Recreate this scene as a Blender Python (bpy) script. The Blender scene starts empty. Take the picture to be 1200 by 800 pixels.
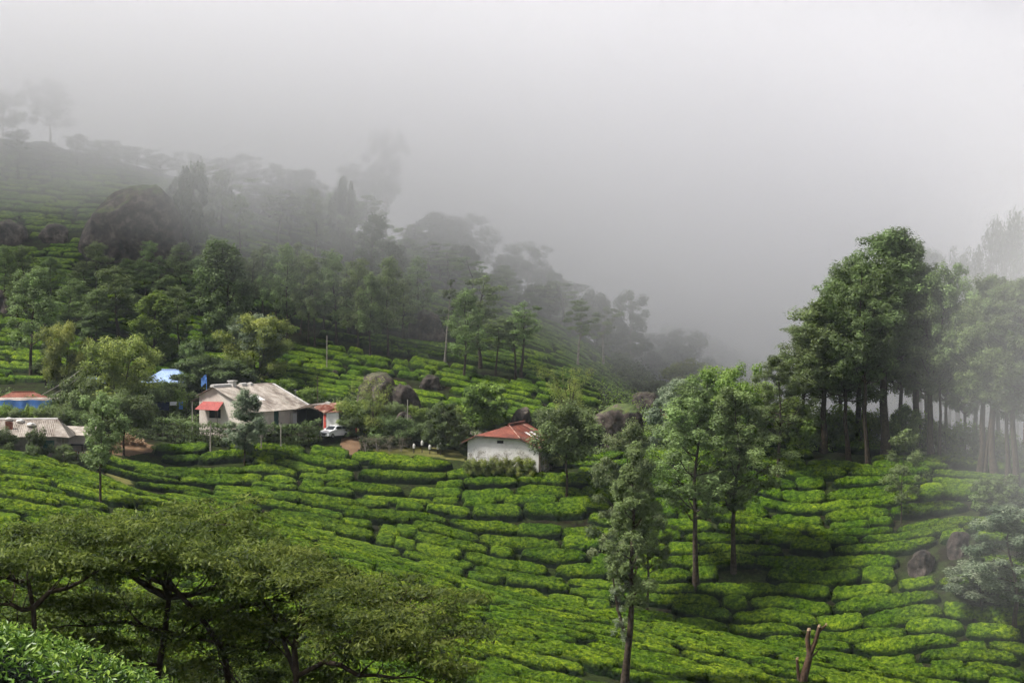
import bpy, bmesh, math, random
import numpy as np
from mathutils import Vector, noise as mnoise

# ------------------------------------------------------------------ camera, sky, sun, exposure
SC = bpy.context.scene
COL = SC.collection
F, HZ = 2000.0, 380.0                 # focal length in 1200-px pixels, row of the horizon
PITCH = math.atan((400 - HZ) / F)
cam_d = bpy.data.cameras.new('camera')
cam = bpy.data.objects.new('camera', cam_d)
COL.objects.link(cam)
cam_d.sensor_width = 36.0
cam_d.lens = F * 36.0 / 1200.0
cam_d.clip_start, cam_d.clip_end = 0.5, 6000.0
cam.location = (0, 0, 0)
cam.rotation_euler = (math.pi / 2 - PITCH, 0, 0)
SC.camera = cam

SUN_TO = Vector((-0.58, -0.10, 0.81)).normalized()       # towards the sun: high, from the left
SUN_EL = math.asin(SUN_TO.z)
SUN_AZ = math.atan2(SUN_TO.x, SUN_TO.y)
world = bpy.data.worlds.new('World')
SC.world = world
world.use_nodes = True
wn = world.node_tree
bg = wn.nodes['Background']
sky = wn.nodes.new('ShaderNodeTexSky')
sky.sky_type = 'NISHITA'
sky.sun_disc = False
sky.sun_elevation = SUN_EL
sky.sun_rotation = SUN_AZ
sky.air_density = 1.0
sky.dust_density = 1.0
sky.ozone_density = 1.0
hs = wn.nodes.new('ShaderNodeHueSaturation')             # overcast: the blue is mostly washed out
hs.inputs['Saturation'].default_value = 0.10
wn.links.new(sky.outputs[0], hs.inputs['Color'])
cool = wn.nodes.new('ShaderNodeMix'); cool.data_type = 'RGBA'; cool.blend_type = 'MULTIPLY'
cool.inputs[0].default_value = 1.0
cool.inputs[7].default_value = (0.975, 0.960, 1.075, 1)     # cloud light is a little cooler than sunlight
wn.links.new(hs.outputs[0], cool.inputs[6])
wn.links.new(cool.outputs[2], bg.inputs['Color'])
bg.inputs['Strength'].default_value = 0.058
sun_d = bpy.data.lights.new('sun', 'SUN')
sun_d.energy = 4.2
sun_d.angle = math.radians(9.0)
sun_d.color = (1.0, 0.955, 0.90)
sun = bpy.data.objects.new('sun', sun_d)
COL.objects.link(sun)
sun.rotation_euler = (-SUN_TO).to_track_quat('-Z', 'Y').to_euler()
SC.view_settings.view_transform = 'Standard'
SC.view_settings.look = 'None'
SC.view_settings.gamma = 1.0
SC.view_settings.use_curve_mapping = False
SC.view_settings.exposure = 0.64
cy = SC.cycles
cy.max_bounces, cy.diffuse_bounces, cy.glossy_bounces = 12, 3, 2
cy.transmission_bounces, cy.transparent_max_bounces, cy.volume_bounces = 3, 8, 6
cy.use_denoising = True
cy.use_adaptive_sampling = True
cy.adaptive_threshold = 0.04
cy.adaptive_min_samples = 12
try:
    cy.denoiser = 'OPENIMAGEDENOISE'
    cy.volume_step_rate = 1.5
    cy.volume_max_steps = 48
except Exception:
    pass

RNG = np.random.default_rng(7)
random.seed(7)

# ------------------------------------------------------------------ helpers
CP, SP = math.cos(PITCH), math.sin(PITCH)

def P(u, v, D):
    """The point at world depth D (metres along Y) seen at photo pixel (u, v)."""
    yu = (400 - v) / F
    k = D / (CP + yu * SP)
    return np.array((k * (u - 600) / F, D, k * (-SP + yu * CP)))

def proj(p):
    x, y, z = p
    f = y * CP - z * SP
    return 600 + F * x / f, 400 - F * (y * SP + z * CP) / f

def mesh_np(name, V, faces, mats=(), attrs=None, smooth=False, mat_idx=None):
    """V (n,3); faces: list of int arrays (m,3) / (m,4)."""
    V = np.asarray(V, np.float32)
    me = bpy.data.meshes.new(name)
    faces = [np.asarray(f, np.int32) for f in faces if len(f)]
    nl = sum(f.size for f in faces)
    npoly = sum(len(f) for f in faces)
    me.vertices.add(len(V))
    me.vertices.foreach_set('co', V.ravel())
    me.loops.add(nl)
    me.polygons.add(npoly)
    me.loops.foreach_set('vertex_index', np.concatenate([f.ravel() for f in faces]))
    cnt = np.concatenate([np.full(len(f), f.shape[1], np.int32) for f in faces])
    st = np.concatenate(([0], np.cumsum(cnt)[:-1])).astype(np.int32)
    me.polygons.foreach_set('loop_start', st)
    me.polygons.foreach_set('loop_total', cnt)
    sm = np.full(npoly, smooth, bool) if smooth is True or smooth is False else np.asarray(smooth, bool)
    me.polygons.foreach_set('use_smooth', sm)
    for m in mats:
        me.materials.append(m)
    if mat_idx is not None:
        me.polygons.foreach_set('material_index', np.asarray(mat_idx, np.int32))
    for k, a in (attrs or {}).items():
        at = me.attributes.new(k, 'FLOAT', 'POINT')
        at.data.foreach_set('value', np.asarray(a, np.float32).ravel())
    me.update(calc_edges=True)
    return me

def link(name, data, parent=None, loc=None, rotz=None):
    o = bpy.data.objects.new(name, data)
    COL.objects.link(o)
    if parent is not None:
        o.parent = parent
    if loc is not None:
        o.location = loc
    if rotz is not None:
        o.rotation_euler = (0, 0, rotz)
    return o

def tag(o, label=None, cat=None, group=None, kind=None):
    if label: o['label'] = label
    if cat: o['category'] = cat
    if group: o['group'] = group
    if kind: o['kind'] = kind
    return o

def thing(name, label, cat, loc=(0, 0, 0), rotz=0.0, group=None):
    o = link(name, None, None, loc, rotz)
    o.empty_display_size = 0.5
    return tag(o, label, cat, group)

class MB:
    """Collects boxes, tubes and polygons for one mesh."""
    def __init__(self):
        self.v, self.f = [], []
    def poly(self, pts, *faces):
        b = len(self.v)
        self.v += [tuple(map(float, p)) for p in pts]
        for f in faces:
            self.f.append([b + i for i in f])
        return self
    def box(self, x0, x1, y0, y1, z0, z1):
        return self.poly([(x0, y0, z0), (x1, y0, z0), (x1, y1, z0), (x0, y1, z0),
                          (x0, y0, z1), (x1, y0, z1), (x1, y1, z1), (x0, y1, z1)],
                         (3, 2, 1, 0), (4, 5, 6, 7), (0, 1, 5, 4), (1, 2, 6, 5), (2, 3, 7, 6), (3, 0, 4, 7))
    def tube(self, pts, rad, n=6):
        V, Fq, cap = tube_np([(np.array(pts, float), np.array(rad, float) * np.ones(len(pts)))], n)
        b = len(self.v)
        self.v += [tuple(p) for p in V]
        self.f += [[b + i for i in q] for q in Fq]
        self.f.append([b + i for i in reversed(range(n))])
        self.f.append([b + len(V) - n + i for i in range(n)])
        return self
    def slab(self, quad, t):
        """A thick sheet: quad (4 corners, counter-clockwise seen from outside), thickness t inwards."""
        q = [np.array(p, float) for p in quad]
        n = np.cross(q[1] - q[0], q[2] - q[0])
        n /= np.linalg.norm(n)
        w = [p - n * t for p in q]
        return self.poly(q + w, (0, 1, 2, 3), (7, 6, 5, 4), (0, 4, 5, 1), (1, 5, 6, 2), (2, 6, 7, 3), (3, 7, 4, 0))
    def prism(self, pts, y0, y1):
        """Polygon in local XZ extruded along Y."""
        n = len(pts)
        V = [(x, y0, z) for x, z in pts] + [(x, y1, z) for x, z in pts]
        fs = [tuple(range(n)), tuple(reversed(range(n, 2 * n)))]
        fs += [(i, i + n, (i + 1) % n + n, (i + 1) % n) for i in range(n)]
        return self.poly(V, *fs)
    def mesh(self, name, mat, smooth=False):
        me = bpy.data.meshes.new(name)
        me.from_pydata(self.v, [], self.f)
        me.materials.append(mat)
        bm = bmesh.new(); bm.from_mesh(me)
        bmesh.ops.recalc_face_normals(bm, faces=bm.faces)
        bm.to_mesh(me); bm.free()
        if smooth:
            for p in me.polygons: p.use_smooth = True
        return me
    def build(self, name, mat, parent=None, loc=None, rotz=None, smooth=False):
        return link(name, self.mesh(name, mat, smooth), parent, loc, rotz)

def tube_np(paths, n=6):
    """Tapered tubes along many polylines -> verts, quads, None."""
    VV, FF, b = [], [], 0
    ang = np.arange(n) * 2 * math.pi / n
    ca, sa = np.cos(ang), np.sin(ang)
    for pts, rad in paths:
        pts = np.asarray(pts, float)
        k = len(pts)
        tan = np.gradient(pts, axis=0)
        tan /= np.linalg.norm(tan, axis=1)[:, None] + 1e-9
        ref = np.array((0, 1.0, 0)) if abs(tan[0][2]) > 0.8 else np.array((0, 0, 1.0))
        s = np.cross(tan, ref); s /= np.linalg.norm(s, axis=1)[:, None] + 1e-9
        t = np.cross(s, tan)
        ring = pts[:, None, :] + np.asarray(rad)[:, None, None] * (s[:, None, :] * ca[None, :, None] + t[:, None, :] * sa[None, :, None])
        VV.append(ring.reshape(-1, 3))
        i = np.arange(k - 1)[:, None] * n
        j = np.arange(n)[None, :]
        j2 = (j + 1) % n
        q = np.stack([i + j, i + j2, i + n + j2, i + n + j], -1).reshape(-1, 4) + b
        FF.append(q)
        b += k * n
    return np.concatenate(VV), np.concatenate(FF), None

# ------------------------------------------------------------------ materials
class NT:
    def __init__(self, name):
        self.m = bpy.data.materials.new(name)
        self.m.use_nodes = True
        self.t = self.m.node_tree
        self.bsdf = self.t.nodes['Principled BSDF']
        self.out = self.t.nodes['Material Output']
    def n(self, kind, **kw):
        nd = self.t.nodes.new('ShaderNode' + kind)
        for k, v in kw.items():
            if k in nd.inputs: nd.inputs[k].default_value = v
            else: setattr(nd, k, v)
        return nd
    def l(self, a, b): self.t.links.new(a, b)
    def noise(self, scale, detail=3.0, rough=0.6, coord='Object'):
        tc = self.n('TexCoord')
        nz = self.n('TexNoise')
        nz.inputs['Scale'].default_value = scale
        nz.inputs['Detail'].default_value = detail
        nz.inputs['Roughness'].default_value = rough
        self.l(tc.outputs[coord], nz.inputs['Vector'])
        return nz
    def wnoise(self, scale, detail=3.0, rough=0.6):
        g = self.n('NewGeometry')
        nz = self.n('TexNoise')
        nz.inputs['Scale'].default_value = scale
        nz.inputs['Detail'].default_value = detail
        nz.inputs['Roughness'].default_value = rough
        self.l(g.outputs['Position'], nz.inputs['Vector'])
        return nz
    def ramp(self, fac, stops):
        r = self.n('ValToRGB')
        while len(r.color_ramp.elements) < len(stops): r.color_ramp.elements.new(0.5)
        for e, (p, c) in zip(r.color_ramp.elements, stops):
            e.position = p
            e.color = (*c, 1) if len(c) == 3 else c
        self.l(fac, r.inputs['Fac'])
        return r
    def mix(self, fac, a, b, mode='MIX'):
        m = self.n('Mix')
        m.data_type = 'RGBA'
        m.blend_type = mode
        for s, i in ((fac, 0), (a, 6), (b, 7)):
            if hasattr(s, 'node'): self.l(s, m.inputs[i])
            elif isinstance(s, (int, float)): m.inputs[i].default_value = s
            else: m.inputs[i].default_value = (*s, 1)
        return m.outputs[2]
    def math(self, op, a, b=0.0, clamp=False):
        m = self.n('Math'); m.operation = op; m.use_clamp = clamp
        for s, i in ((a, 0), (b, 1)):
            if hasattr(s, 'node'): self.l(s, m.inputs[i])
            else: m.inputs[i].default_value = s
        return m.outputs[0]
    def bump(self, h, strength=0.5, dist=0.05):
        b = self.n('Bump', Strength=strength, Distance=dist)
        self.l(h, b.inputs['Height'])
        self.l(b.outputs[0], self.bsdf.inputs['Normal'])

def simple_mat(name, c1, c2, scale=3.0, rough=0.8, bump=0.3, bdist=0.02, detail=5.0, metal=0.0, lo=0.35, hi=0.65, stain=None):
    t = NT(name)
    nz = t.wnoise(scale, detail)
    r = t.ramp(nz.outputs['Fac'], [(lo, c1), (hi, c2)])
    col = r.outputs[0]
    if stain:
        n2 = t.wnoise(scale * 0.35, 6.0, 0.7)
        f = t.ramp(n2.outputs['Fac'], [(0.48, (0, 0, 0)), (0.62, (1, 1, 1))])
        col = t.mix(f.outputs[0], col, stain)
    t.l(col, t.bsdf.inputs['Base Color'])
    t.bsdf.inputs['Roughness'].default_value = rough
    t.bsdf.inputs['Metallic'].default_value = metal
    t.bsdf.inputs['Specular IOR Level'].default_value = 0.25
    if bump: t.bump(nz.outputs['Fac'], bump, bdist)
    return t.m

def leaf_mat(name, dark, mid, light, trans=0.42, vary=0.25, rough=0.55):
    """Leaf colour by the leaf's own tint and the tree's own random number."""
    t = NT(name)
    at = t.n('Attribute'); at.attribute_name = 'tint'
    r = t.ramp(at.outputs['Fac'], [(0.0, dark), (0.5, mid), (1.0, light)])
    oi = t.n('ObjectInfo')
    h = t.n('HueSaturation')
    t.l(r.outputs[0], h.inputs['Color'])
    t.l(t.math('ADD', t.math('MULTIPLY', oi.outputs['Random'], 0.022), 0.489), h.inputs['Hue'])
    t.l(t.math('ADD', t.math('MULTIPLY', oi.outputs['Random'], vary), 1.0 - vary / 2), h.inputs['Value'])
    t.l(h.outputs[0], t.bsdf.inputs['Base Color'])
    t.bsdf.inputs['Roughness'].default_value = rough
    t.bsdf.inputs['Specular IOR Level'].default_value = 0.3
    tr = t.n('BsdfTranslucent')
    t.l(h.outputs[0], tr.inputs['Color'])
    mx = t.n('MixShader'); mx.inputs[0].default_value = trans
    t.l(t.bsdf.outputs[0], mx.inputs[1]); t.l(tr.outputs[0], mx.inputs[2])
    t.l(mx.outputs[0], t.out.inputs['Surface'])
    return t.m

def tea_mat(name, near=False):
    t = NT(name)
    fl = t.n('Attribute'); fl.attribute_name = 'flush'
    ti = t.n('Attribute'); ti.attribute_name = 'tint'
    nz = t.wnoise(2.6, 6.0, 0.8)
    big = t.wnoise(0.16, 3.0, 0.6)
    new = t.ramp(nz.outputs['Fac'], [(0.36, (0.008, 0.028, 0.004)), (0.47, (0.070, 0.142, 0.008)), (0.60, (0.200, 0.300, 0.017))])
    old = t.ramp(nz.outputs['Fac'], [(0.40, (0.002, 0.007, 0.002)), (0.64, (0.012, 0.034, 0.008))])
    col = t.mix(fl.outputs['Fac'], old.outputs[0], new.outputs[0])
    patch = t.ramp(big.outputs['Fac'], [(0.38, (0.62, 0.74, 0.60)), (0.62, (1.22, 1.12, 1.0))])
    col = t.mix(1.0, col, patch.outputs[0], 'MULTIPLY')
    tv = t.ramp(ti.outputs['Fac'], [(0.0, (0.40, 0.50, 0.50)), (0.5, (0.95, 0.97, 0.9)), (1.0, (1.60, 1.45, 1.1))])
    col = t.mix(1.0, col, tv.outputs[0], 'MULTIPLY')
    t.l(col, t.bsdf.inputs['Base Color'])
    t.bsdf.inputs['Roughness'].default_value = 0.6
    t.bsdf.inputs['Specular IOR Level'].default_value = 0.10
    b1 = t.wnoise(4.0, 4.0, 0.8)
    t.bump(b1.outputs['Fac'], 1.0, 0.25)
    return t.m

M = {}
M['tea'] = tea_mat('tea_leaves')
M['leaf_oak'] = leaf_mat('silver_oak_leaves', (0.109, 0.150, 0.054), (0.220, 0.301, 0.108), (0.362, 0.496, 0.179))
M['leaf_dark'] = leaf_mat('dark_leaves', (0.054, 0.074, 0.027), (0.104, 0.142, 0.051), (0.174, 0.239, 0.086))
M['leaf_bright'] = leaf_mat('bright_leaves', (0.070, 0.120, 0.024), (0.175, 0.265, 0.045), (0.330, 0.430, 0.095), 0.42)
M['leaf_grey'] = leaf_mat('silver_grey_leaves', (0.100, 0.145, 0.090), (0.217, 0.281, 0.173), (0.471, 0.525, 0.362))
M['leaf_pale'] = leaf_mat('pale_green_leaves', (0.065, 0.101, 0.039), (0.137, 0.195, 0.072), (0.299, 0.351, 0.169))
M['leaf_olive'] = leaf_mat('olive_leaves', (0.106, 0.146, 0.038), (0.253, 0.307, 0.069), (0.439, 0.467, 0.121))
M['leaf_acacia'] = leaf_mat('acacia_leaves', (0.034, 0.060, 0.013), (0.112, 0.160, 0.026), (0.265, 0.320, 0.060), 0.5, 0.1)
M['leaf_rust'] = leaf_mat('rusty_leaves', (0.075, 0.056, 0.019), (0.150, 0.106, 0.031), (0.237, 0.150, 0.044), 0.3)
M['leaf_tea'] = leaf_mat('near_tea_leaves', (0.031, 0.088, 0.020), (0.119, 0.255, 0.031), (0.318, 0.495, 0.078), 0.3, 0.1, 0.4)
M['leaf_mid'] = leaf_mat('green_leaves', (0.081, 0.110, 0.040), (0.162, 0.223, 0.081), (0.286, 0.393, 0.141))
M['petal'] = simple_mat('white_flowers', (0.65, 0.64, 0.58), (0.8, 0.79, 0.74), 9.0, 0.7, 0)
M['bark'] = simple_mat('bark', (0.030, 0.022, 0.016), (0.085, 0.064, 0.046), 4.0, 0.95, 0.8, 0.03)
M['bark_pale'] = simple_mat('pale_bark', (0.20, 0.17, 0.14), (0.40, 0.37, 0.32), 3.0, 0.9, 0.4, 0.02)
M['bark_red'] = simple_mat('reddish_bark', (0.060, 0.034, 0.022), (0.130, 0.080, 0.052), 5.0, 0.95, 0.8, 0.03)
M['wood_cut'] = simple_mat('cut_wood', (0.30, 0.20, 0.12), (0.46, 0.34, 0.22), 8.0, 0.8, 0.2)
M['cream'] = simple_mat('cream_plaster', (0.70, 0.62, 0.54), (0.80, 0.73, 0.65), 0.8, 0.9, 0.2, 0.01, stain=(0.60, 0.52, 0.45))
M['white'] = simple_mat('whitewash', (0.76, 0.75, 0.71), (0.86, 0.85, 0.82), 0.7, 0.9, 0.2, 0.01, stain=(0.66, 0.65, 0.60))
M['greywall'] = simple_mat('grey_plaster', (0.30, 0.27, 0.23), (0.44, 0.40, 0.34), 1.4, 0.9, 0.3, 0.01, stain=(0.20, 0.18, 0.15))
M['sheet'] = simple_mat('weathered_roof_sheet', (0.28, 0.24, 0.20), (0.54, 0.49, 0.43), 0.9, 0.85, 0.3, 0.01, 8.0, stain=(0.19, 0.155, 0.13))
M['cap'] = simple_mat('lime_mortar', (0.55, 0.53, 0.49), (0.75, 0.73, 0.69), 3.0, 0.9, 0.3)
M['rust'] = simple_mat('rusty_red_sheet', (0.17, 0.046, 0.030), (0.27, 0.090, 0.060), 0.9, 0.7, 0.2, 0.01, 8.0, stain=(0.11, 0.042, 0.030))
M['rust2'] = simple_mat('flaking_rust_sheet', (0.24, 0.075, 0.045), (0.50, 0.36, 0.28), 1.6, 0.8, 0.2, 0.01, 8.0, stain=(0.20, 0.055, 0.035))
M['sheet_white'] = simple_mat('white_roof_sheet', (0.62, 0.60, 0.57), (0.76, 0.75, 0.73), 2.0, 0.6, 0.1)
M['awning'] = simple_mat('red_awning', (0.30, 0.050, 0.042), (0.40, 0.080, 0.066), 2.0, 0.6, 0.1)
M['dark'] = simple_mat('dark_void', (0.012, 0.012, 0.013), (0.022, 0.021, 0.020), 2.0, 0.8, 0)
M['tim'] = simple_mat('dark_timber', (0.045, 0.033, 0.025), (0.10, 0.075, 0.055), 5.0, 0.85, 0.4)
M['greenpaint'] = simple_mat('green_shutter', (0.010, 0.060, 0.050), (0.018, 0.085, 0.070), 3.0, 0.6, 0.1)
M['glass'] = simple_mat('dark_glass', (0.015, 0.018, 0.022), (0.030, 0.035, 0.040), 1.0, 0.12, 0)
M['bluesheet'] = simple_mat('pale_blue_sheet', (0.26, 0.38, 0.66), (0.38, 0.50, 0.76), 1.2, 0.5, 0.1)
M['tarp'] = simple_mat('blue_tarpaulin', (0.085, 0.22, 0.60), (0.16, 0.34, 0.74), 1.4, 0.5, 0.5, 0.03)
M['teal'] = simple_mat('teal_wall', (0.10, 0.36, 0.36), (0.16, 0.46, 0.45), 2.0, 0.8, 0.1)
M['tile'] = simple_mat('red_roof_tile', (0.17, 0.060, 0.040), (0.28, 0.11, 0.075), 2.0, 0.85, 0.3)
M['gatered'] = simple_mat('red_paint', (0.40, 0.05, 0.04), (0.52, 0.08, 0.06), 3.0, 0.6, 0.1)
M['carpaint'] = simple_mat('white_car_paint', (0.76, 0.77, 0.79), (0.80, 0.81, 0.82), 0.5, 0.25, 0)
M['rubber'] = simple_mat('rubber', (0.012, 0.012, 0.012), (0.02, 0.02, 0.02), 5.0, 0.85, 0)
M['steel'] = simple_mat('grey_metal', (0.24, 0.25, 0.25), (0.36, 0.37, 0.37), 3.0, 0.5, 0.1, metal=0.3)
M['lamp'] = simple_mat('lamp_glass', (0.5, 0.5, 0.5), (0.6, 0.6, 0.6), 3.0, 0.15, 0)
M['yellow'] = simple_mat('yellow_board', (0.62, 0.50, 0.16), (0.72, 0.60, 0.24), 2.0, 0.6, 0.1)
M['navy'] = simple_mat('navy_cloth', (0.010, 0.018, 0.055), (0.02, 0.032, 0.085), 3.0, 0.9, 0.2)
M['whitecloth'] = simple_mat('white_cloth', (0.66, 0.66, 0.68), (0.78, 0.78, 0.80), 3.0, 0.9, 0.2)
M['pole'] = simple_mat('concrete_pole', (0.34, 0.31, 0.27), (0.46, 0.43, 0.38), 3.0, 0.9, 0.2)
M['orange'] = simple_mat('orange_pot', (0.55, 0.20, 0.04), (0.66, 0.28, 0.07), 3.0, 0.7, 0.1)
M['dry'] = leaf_mat('dry_twigs', (0.10, 0.085, 0.06), (0.20, 0.17, 0.12), (0.30, 0.26, 0.19), 0.1)

def rock_mat():
    t = NT('granite')
    nz = t.noise(0.7, 8.0, 0.7)
    r = t.ramp(nz.outputs['Fac'], [(0.38, (0.014, 0.011, 0.009)), (0.52, (0.066, 0.050, 0.042)), (0.66, (0.185, 0.150, 0.125))])
    g = t.n('NewGeometry')
    sx = t.n('SeparateXYZ'); t.l(g.outputs['Normal'], sx.inputs[0])
    n2 = t.noise(0.5, 5.0, 0.65)
    up = t.math('ADD', sx.outputs['Z'], t.math('MULTIPLY', t.math('SUBTRACT', n2.outputs['Fac'], 0.5), 2.2))
    ms = t.ramp(up, [(0.62, (0, 0, 0)), (0.86, (1, 1, 1))])
    oi = t.n('ObjectInfo')
    gr = t.ramp(nz.outputs['Fac'], [(0.35, (0.040, 0.070, 0.016)), (0.65, (0.105, 0.135, 0.030))])
    sp = t.n('SeparateColor'); t.l(oi.outputs['Color'], sp.inputs[0])
    col = t.mix(t.math('MULTIPLY', ms.outputs[0], sp.outputs[0]), r.outputs[0], gr.outputs[0])
    t.l(col, t.bsdf.inputs['Base Color'])
    t.bsdf.inputs['Roughness'].default_value = 0.9
    t.bump(nz.outputs['Fac'], 0.9, 0.25)
    return t.m
M['rock'] = rock_mat()

def ground_mat():
    t = NT('hill_ground')
    n1 = t.wnoise(0.35, 6.0, 0.7)
    n2 = t.wnoise(3.0, 4.0, 0.7)
    a = t.ramp(n2.outputs['Fac'], [(0.35, (0.012, 0.020, 0.006)), (0.65, (0.040, 0.056, 0.014))])
    b = t.ramp(n2.outputs['Fac'], [(0.35, (0.008, 0.007, 0.005)), (0.65, (0.024, 0.019, 0.012))])
    f = t.ramp(n1.outputs['Fac'], [(0.45, (0, 0, 0)), (0.6, (1, 1, 1))])
    t.l(t.mix(f.outputs[0], a.outputs[0], b.outputs[0]), t.bsdf.inputs['Base Color'])
    t.bsdf.inputs['Roughness'].default_value = 1.0
    t.bsdf.inputs['Specular IOR Level'].default_value = 0.1
    t.bump(n2.outputs['Fac'], 0.8, 0.1)
    return t.m
M['ground'] = ground_mat()
M['earth'] = simple_mat('bare_red_earth', (0.13, 0.075, 0.042), (0.22, 0.14, 0.08), 0.9, 1.0, 0.4, 0.04, lo=0.3, hi=0.7)
M['grass'] = simple_mat('dry_grass', (0.075, 0.095, 0.020), (0.190, 0.165, 0.050), 0.8, 1.0, 0.5, 0.05, 8.0, lo=0.3, hi=0.7)

# ------------------------------------------------------------------ the terrain
CTL = []
def c_uv(u, v, D): CTL.append(P(u, v, D))
def c_uz(u, D, z): CTL.append(np.array(((u - 600) / F * D, D, z)))

# the knoll the photographer stands on, and the hollow in front of it
for x, y, z in ((0, 0, -1.75), (-6, 0, -1.6), (6, 0, -2.2), (0, -20, -1.0), (-25, -10, 0.5), (25, -10, -4), (-5.2, 18, -4.05), (-9, 18, -3.4),
                (0, 18, -5.9), (8, 18, -7.5), (-2.6, 19, -5.15), (-6, 26, -6.4), (-5, 11, -2.7), (-3, 10, -2.9), (-14, 26, -4.4), (8, 36, -11.5), (-8, 40, -10.6), (-16, 40, -9.2), (-30, 40, -6),
                (20, 40, -13), (-25, 62, -12.5), (-12, 62, -15.6), (-4, 62, -17), (10, 62, -18.5), (30, 62, -20), (-40, 62, -9),
                (-45, 95, -14), (-28, 95, -18.5), (-10, 92, -22.4), (10, 95, -24), (35, 95, -27), (60, 95, -30), (-70, 110, -10)):
    CTL.append(np.array((x, y, z), float))
# ridge C (bright rows): contour line, then its camera-facing flank
RC = [(-200, 500, 190), (0, 540, 178), (130, 575, 172), (260, 605, 166), (400, 643, 161), (560, 693, 156), (760, 736, 151), (900, 763, 148), (1080, 803, 144), (1300, 860, 138)]
for (u_, v_, D_) in RC:
    c_uv(u_, v_, D_)
    for dv, dd in ((3, 6), (13, 12), (40, 20), (88, 30), (140, 40)):
        c_uv(u_, v_ + dv, D_ - dd)
# the gully between
for q in ((150, 179, -18.0), (300, 174, -21.6), (440, 171, -25.2), (560, 167.5, -28.6), (760, 162, -32.2), (880, 160, -33.6), (1000, 157, -34.8), (1150, 150, -36)): c_uz(*q)
# slope S, from the gully up to the terrace
for q in ((200, 562, 190), (300, 590, 185), (480, 648, 180), (640, 702, 176), (800, 740, 172), (1000, 782, 166), (1200, 835, 155), (1380, 860, 150),
          (330, 552, 195), (470, 585, 190), (600, 620, 187), (760, 640, 184), (900, 645, 182), (1040, 660, 177), (1100, 690, 170), (1200, 720, 165), (1350, 700, 165),
          (200, 522, 201), (400, 532, 200), (500, 540, 199), (600, 550, 197), (700, 556, 196), (800, 548, 197), (900, 531, 198), (1000, 538, 196), (1100, 552, 190), (1200, 578, 182), (1350, 560, 178),
          (800, 600, 190), (950, 590, 190), (1100, 610, 180)): c_uv(*q)
# terrace with the houses
for q in ((0, 533, 188), (-150, 530, 190), (70, 535, 189), (120, 532, 194), (220, 503, 203), (300, 502, 204), (380, 506, 204), (300, 490, 213), (450, 515, 205), (520, 528, 203), (600, 535, 205), (680, 535, 207),
          (760, 525, 210), (0, 480, 208), (100, 490, 206), (-150, 480, 208)): c_uv(*q)
# behind the right crest the land drops away
for q in ((850, 215, -18), (950, 215, -16.5), (1000, 230, -19), (1100, 215, -18.5), (1200, 205, -19), (1100, 250, -22), (1350, 215, -20), (1200, 260, -20), (900, 250, -23), (1350, 280, -20)): c_uz(*q)
# the hill behind
for q in ((-150, 430, 228), (0, 440, 230), (100, 450, 226), (200, 452, 228), (300, 452, 228), (400, 466, 226), (500, 486, 222), (600, 492, 222), (680, 492, 226), (740, 480, 235),
          (-150, 370, 248), (0, 380, 247), (150, 395, 246), (300, 400, 247), (400, 405, 248), (500, 420, 245), (600, 433, 243), (680, 440, 250), (725, 446, 262),
          (0, 300, 276), (160, 312, 272), (280, 320, 272), (400, 340, 272), (500, 360, 268), (600, 390, 262), (680, 412, 266), (725, 432, 270),
          (-150, 225, 300), (0, 232, 300), (150, 235, 298), (250, 255, 293), (350, 280, 290),
          (-150, 150, 325), (0, 165, 325), (100, 182, 322), (200, 208, 316), (300, 236, 308), (430, 278, 300), (480, 294, 296), (560, 325, 290), (650, 370, 282), (730, 428, 276)): c_uv(*q)
for q in ((0, 380, 30), (200, 370, 22), (430, 350, 8), (560, 335, -2), (650, 325, -9), (730, 315, -16), (-150, 380, 34), (300, 420, 0), (0, 440, 10),
          (800, 300, -17), (900, 320, -19), (1000, 340, -21), (800, 350, -18), (850, 400, -24), (1100, 330, -22), (1250, 340, -22), (600, 430, -20), (1000, 430, -28), (1250, 430, -28), (780, 260, -15), (790, 240, -14.5)): c_uz(*q)
for x in (-420, -220, 0, 220, 420):
    for y in (-180, 560):
        CTL.append(np.array((x, y, -12.0 if y < 0 else -32.0)))
for y in (60, 200, 330):
    CTL.append(np.array((420, y, -38.0)))
    CTL.append(np.array((-420, y, 10.0)))
CTL = np.array(CTL)
_c2 = 9.0 ** 2
def _phi(A, B):
    return np.sqrt(((A[:, None, :] - B[None, :, :]) ** 2).sum(-1) + _c2)
_A = _phi(CTL[:, :2], CTL[:, :2])
_zm = CTL[:, 2].mean()
_w = np.linalg.solve(_A - 0.5 * np.eye(len(CTL)), CTL[:, 2] - _zm)
def _rbf(x, y):
    x, y = np.ravel(x), np.ravel(y)
    out = np.empty(len(x))
    for i in range(0, len(x), 20000):
        out[i:i + 20000] = _phi(np.stack([x[i:i + 20000], y[i:i + 20000]], 1), CTL[:, :2]) @ _w + _zm
    return out
GX0, GX1, GY0, GY1, GS = -150.0, 150.0, -30.0, 440.0, 1.0
coarse = lambda a, b: list(np.sign(a) * np.geomspace(abs(a), abs(b), 14))[1:]
xs = np.array(sorted(coarse(-150, -1600)) + list(np.arange(GX0, GX1 + .1, GS)) + coarse(150, 1600))
ys = np.array(sorted(coarse(-30, -700)) + list(np.arange(GY0, GY1 + .1, GS)) + coarse(440, 1900))
XX, YY = np.meshgrid(xs, ys)
rad = np.maximum(np.maximum(np.abs(XX) - 300, 0), np.maximum(YY - 520, -YY - 120).clip(0)) / 260.0
bl = np.clip(rad, 0, 1); bl = bl * bl * (3 - 2 * bl)
ZZ = _rbf(np.clip(XX, -450, 450), np.clip(YY, -200, 600)).reshape(XX.shape) * (1 - bl) + (-34.0) * bl
ix0 = int(np.searchsorted(xs, GX0)); iy0 = int(np.searchsorted(ys, GY0))
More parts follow.
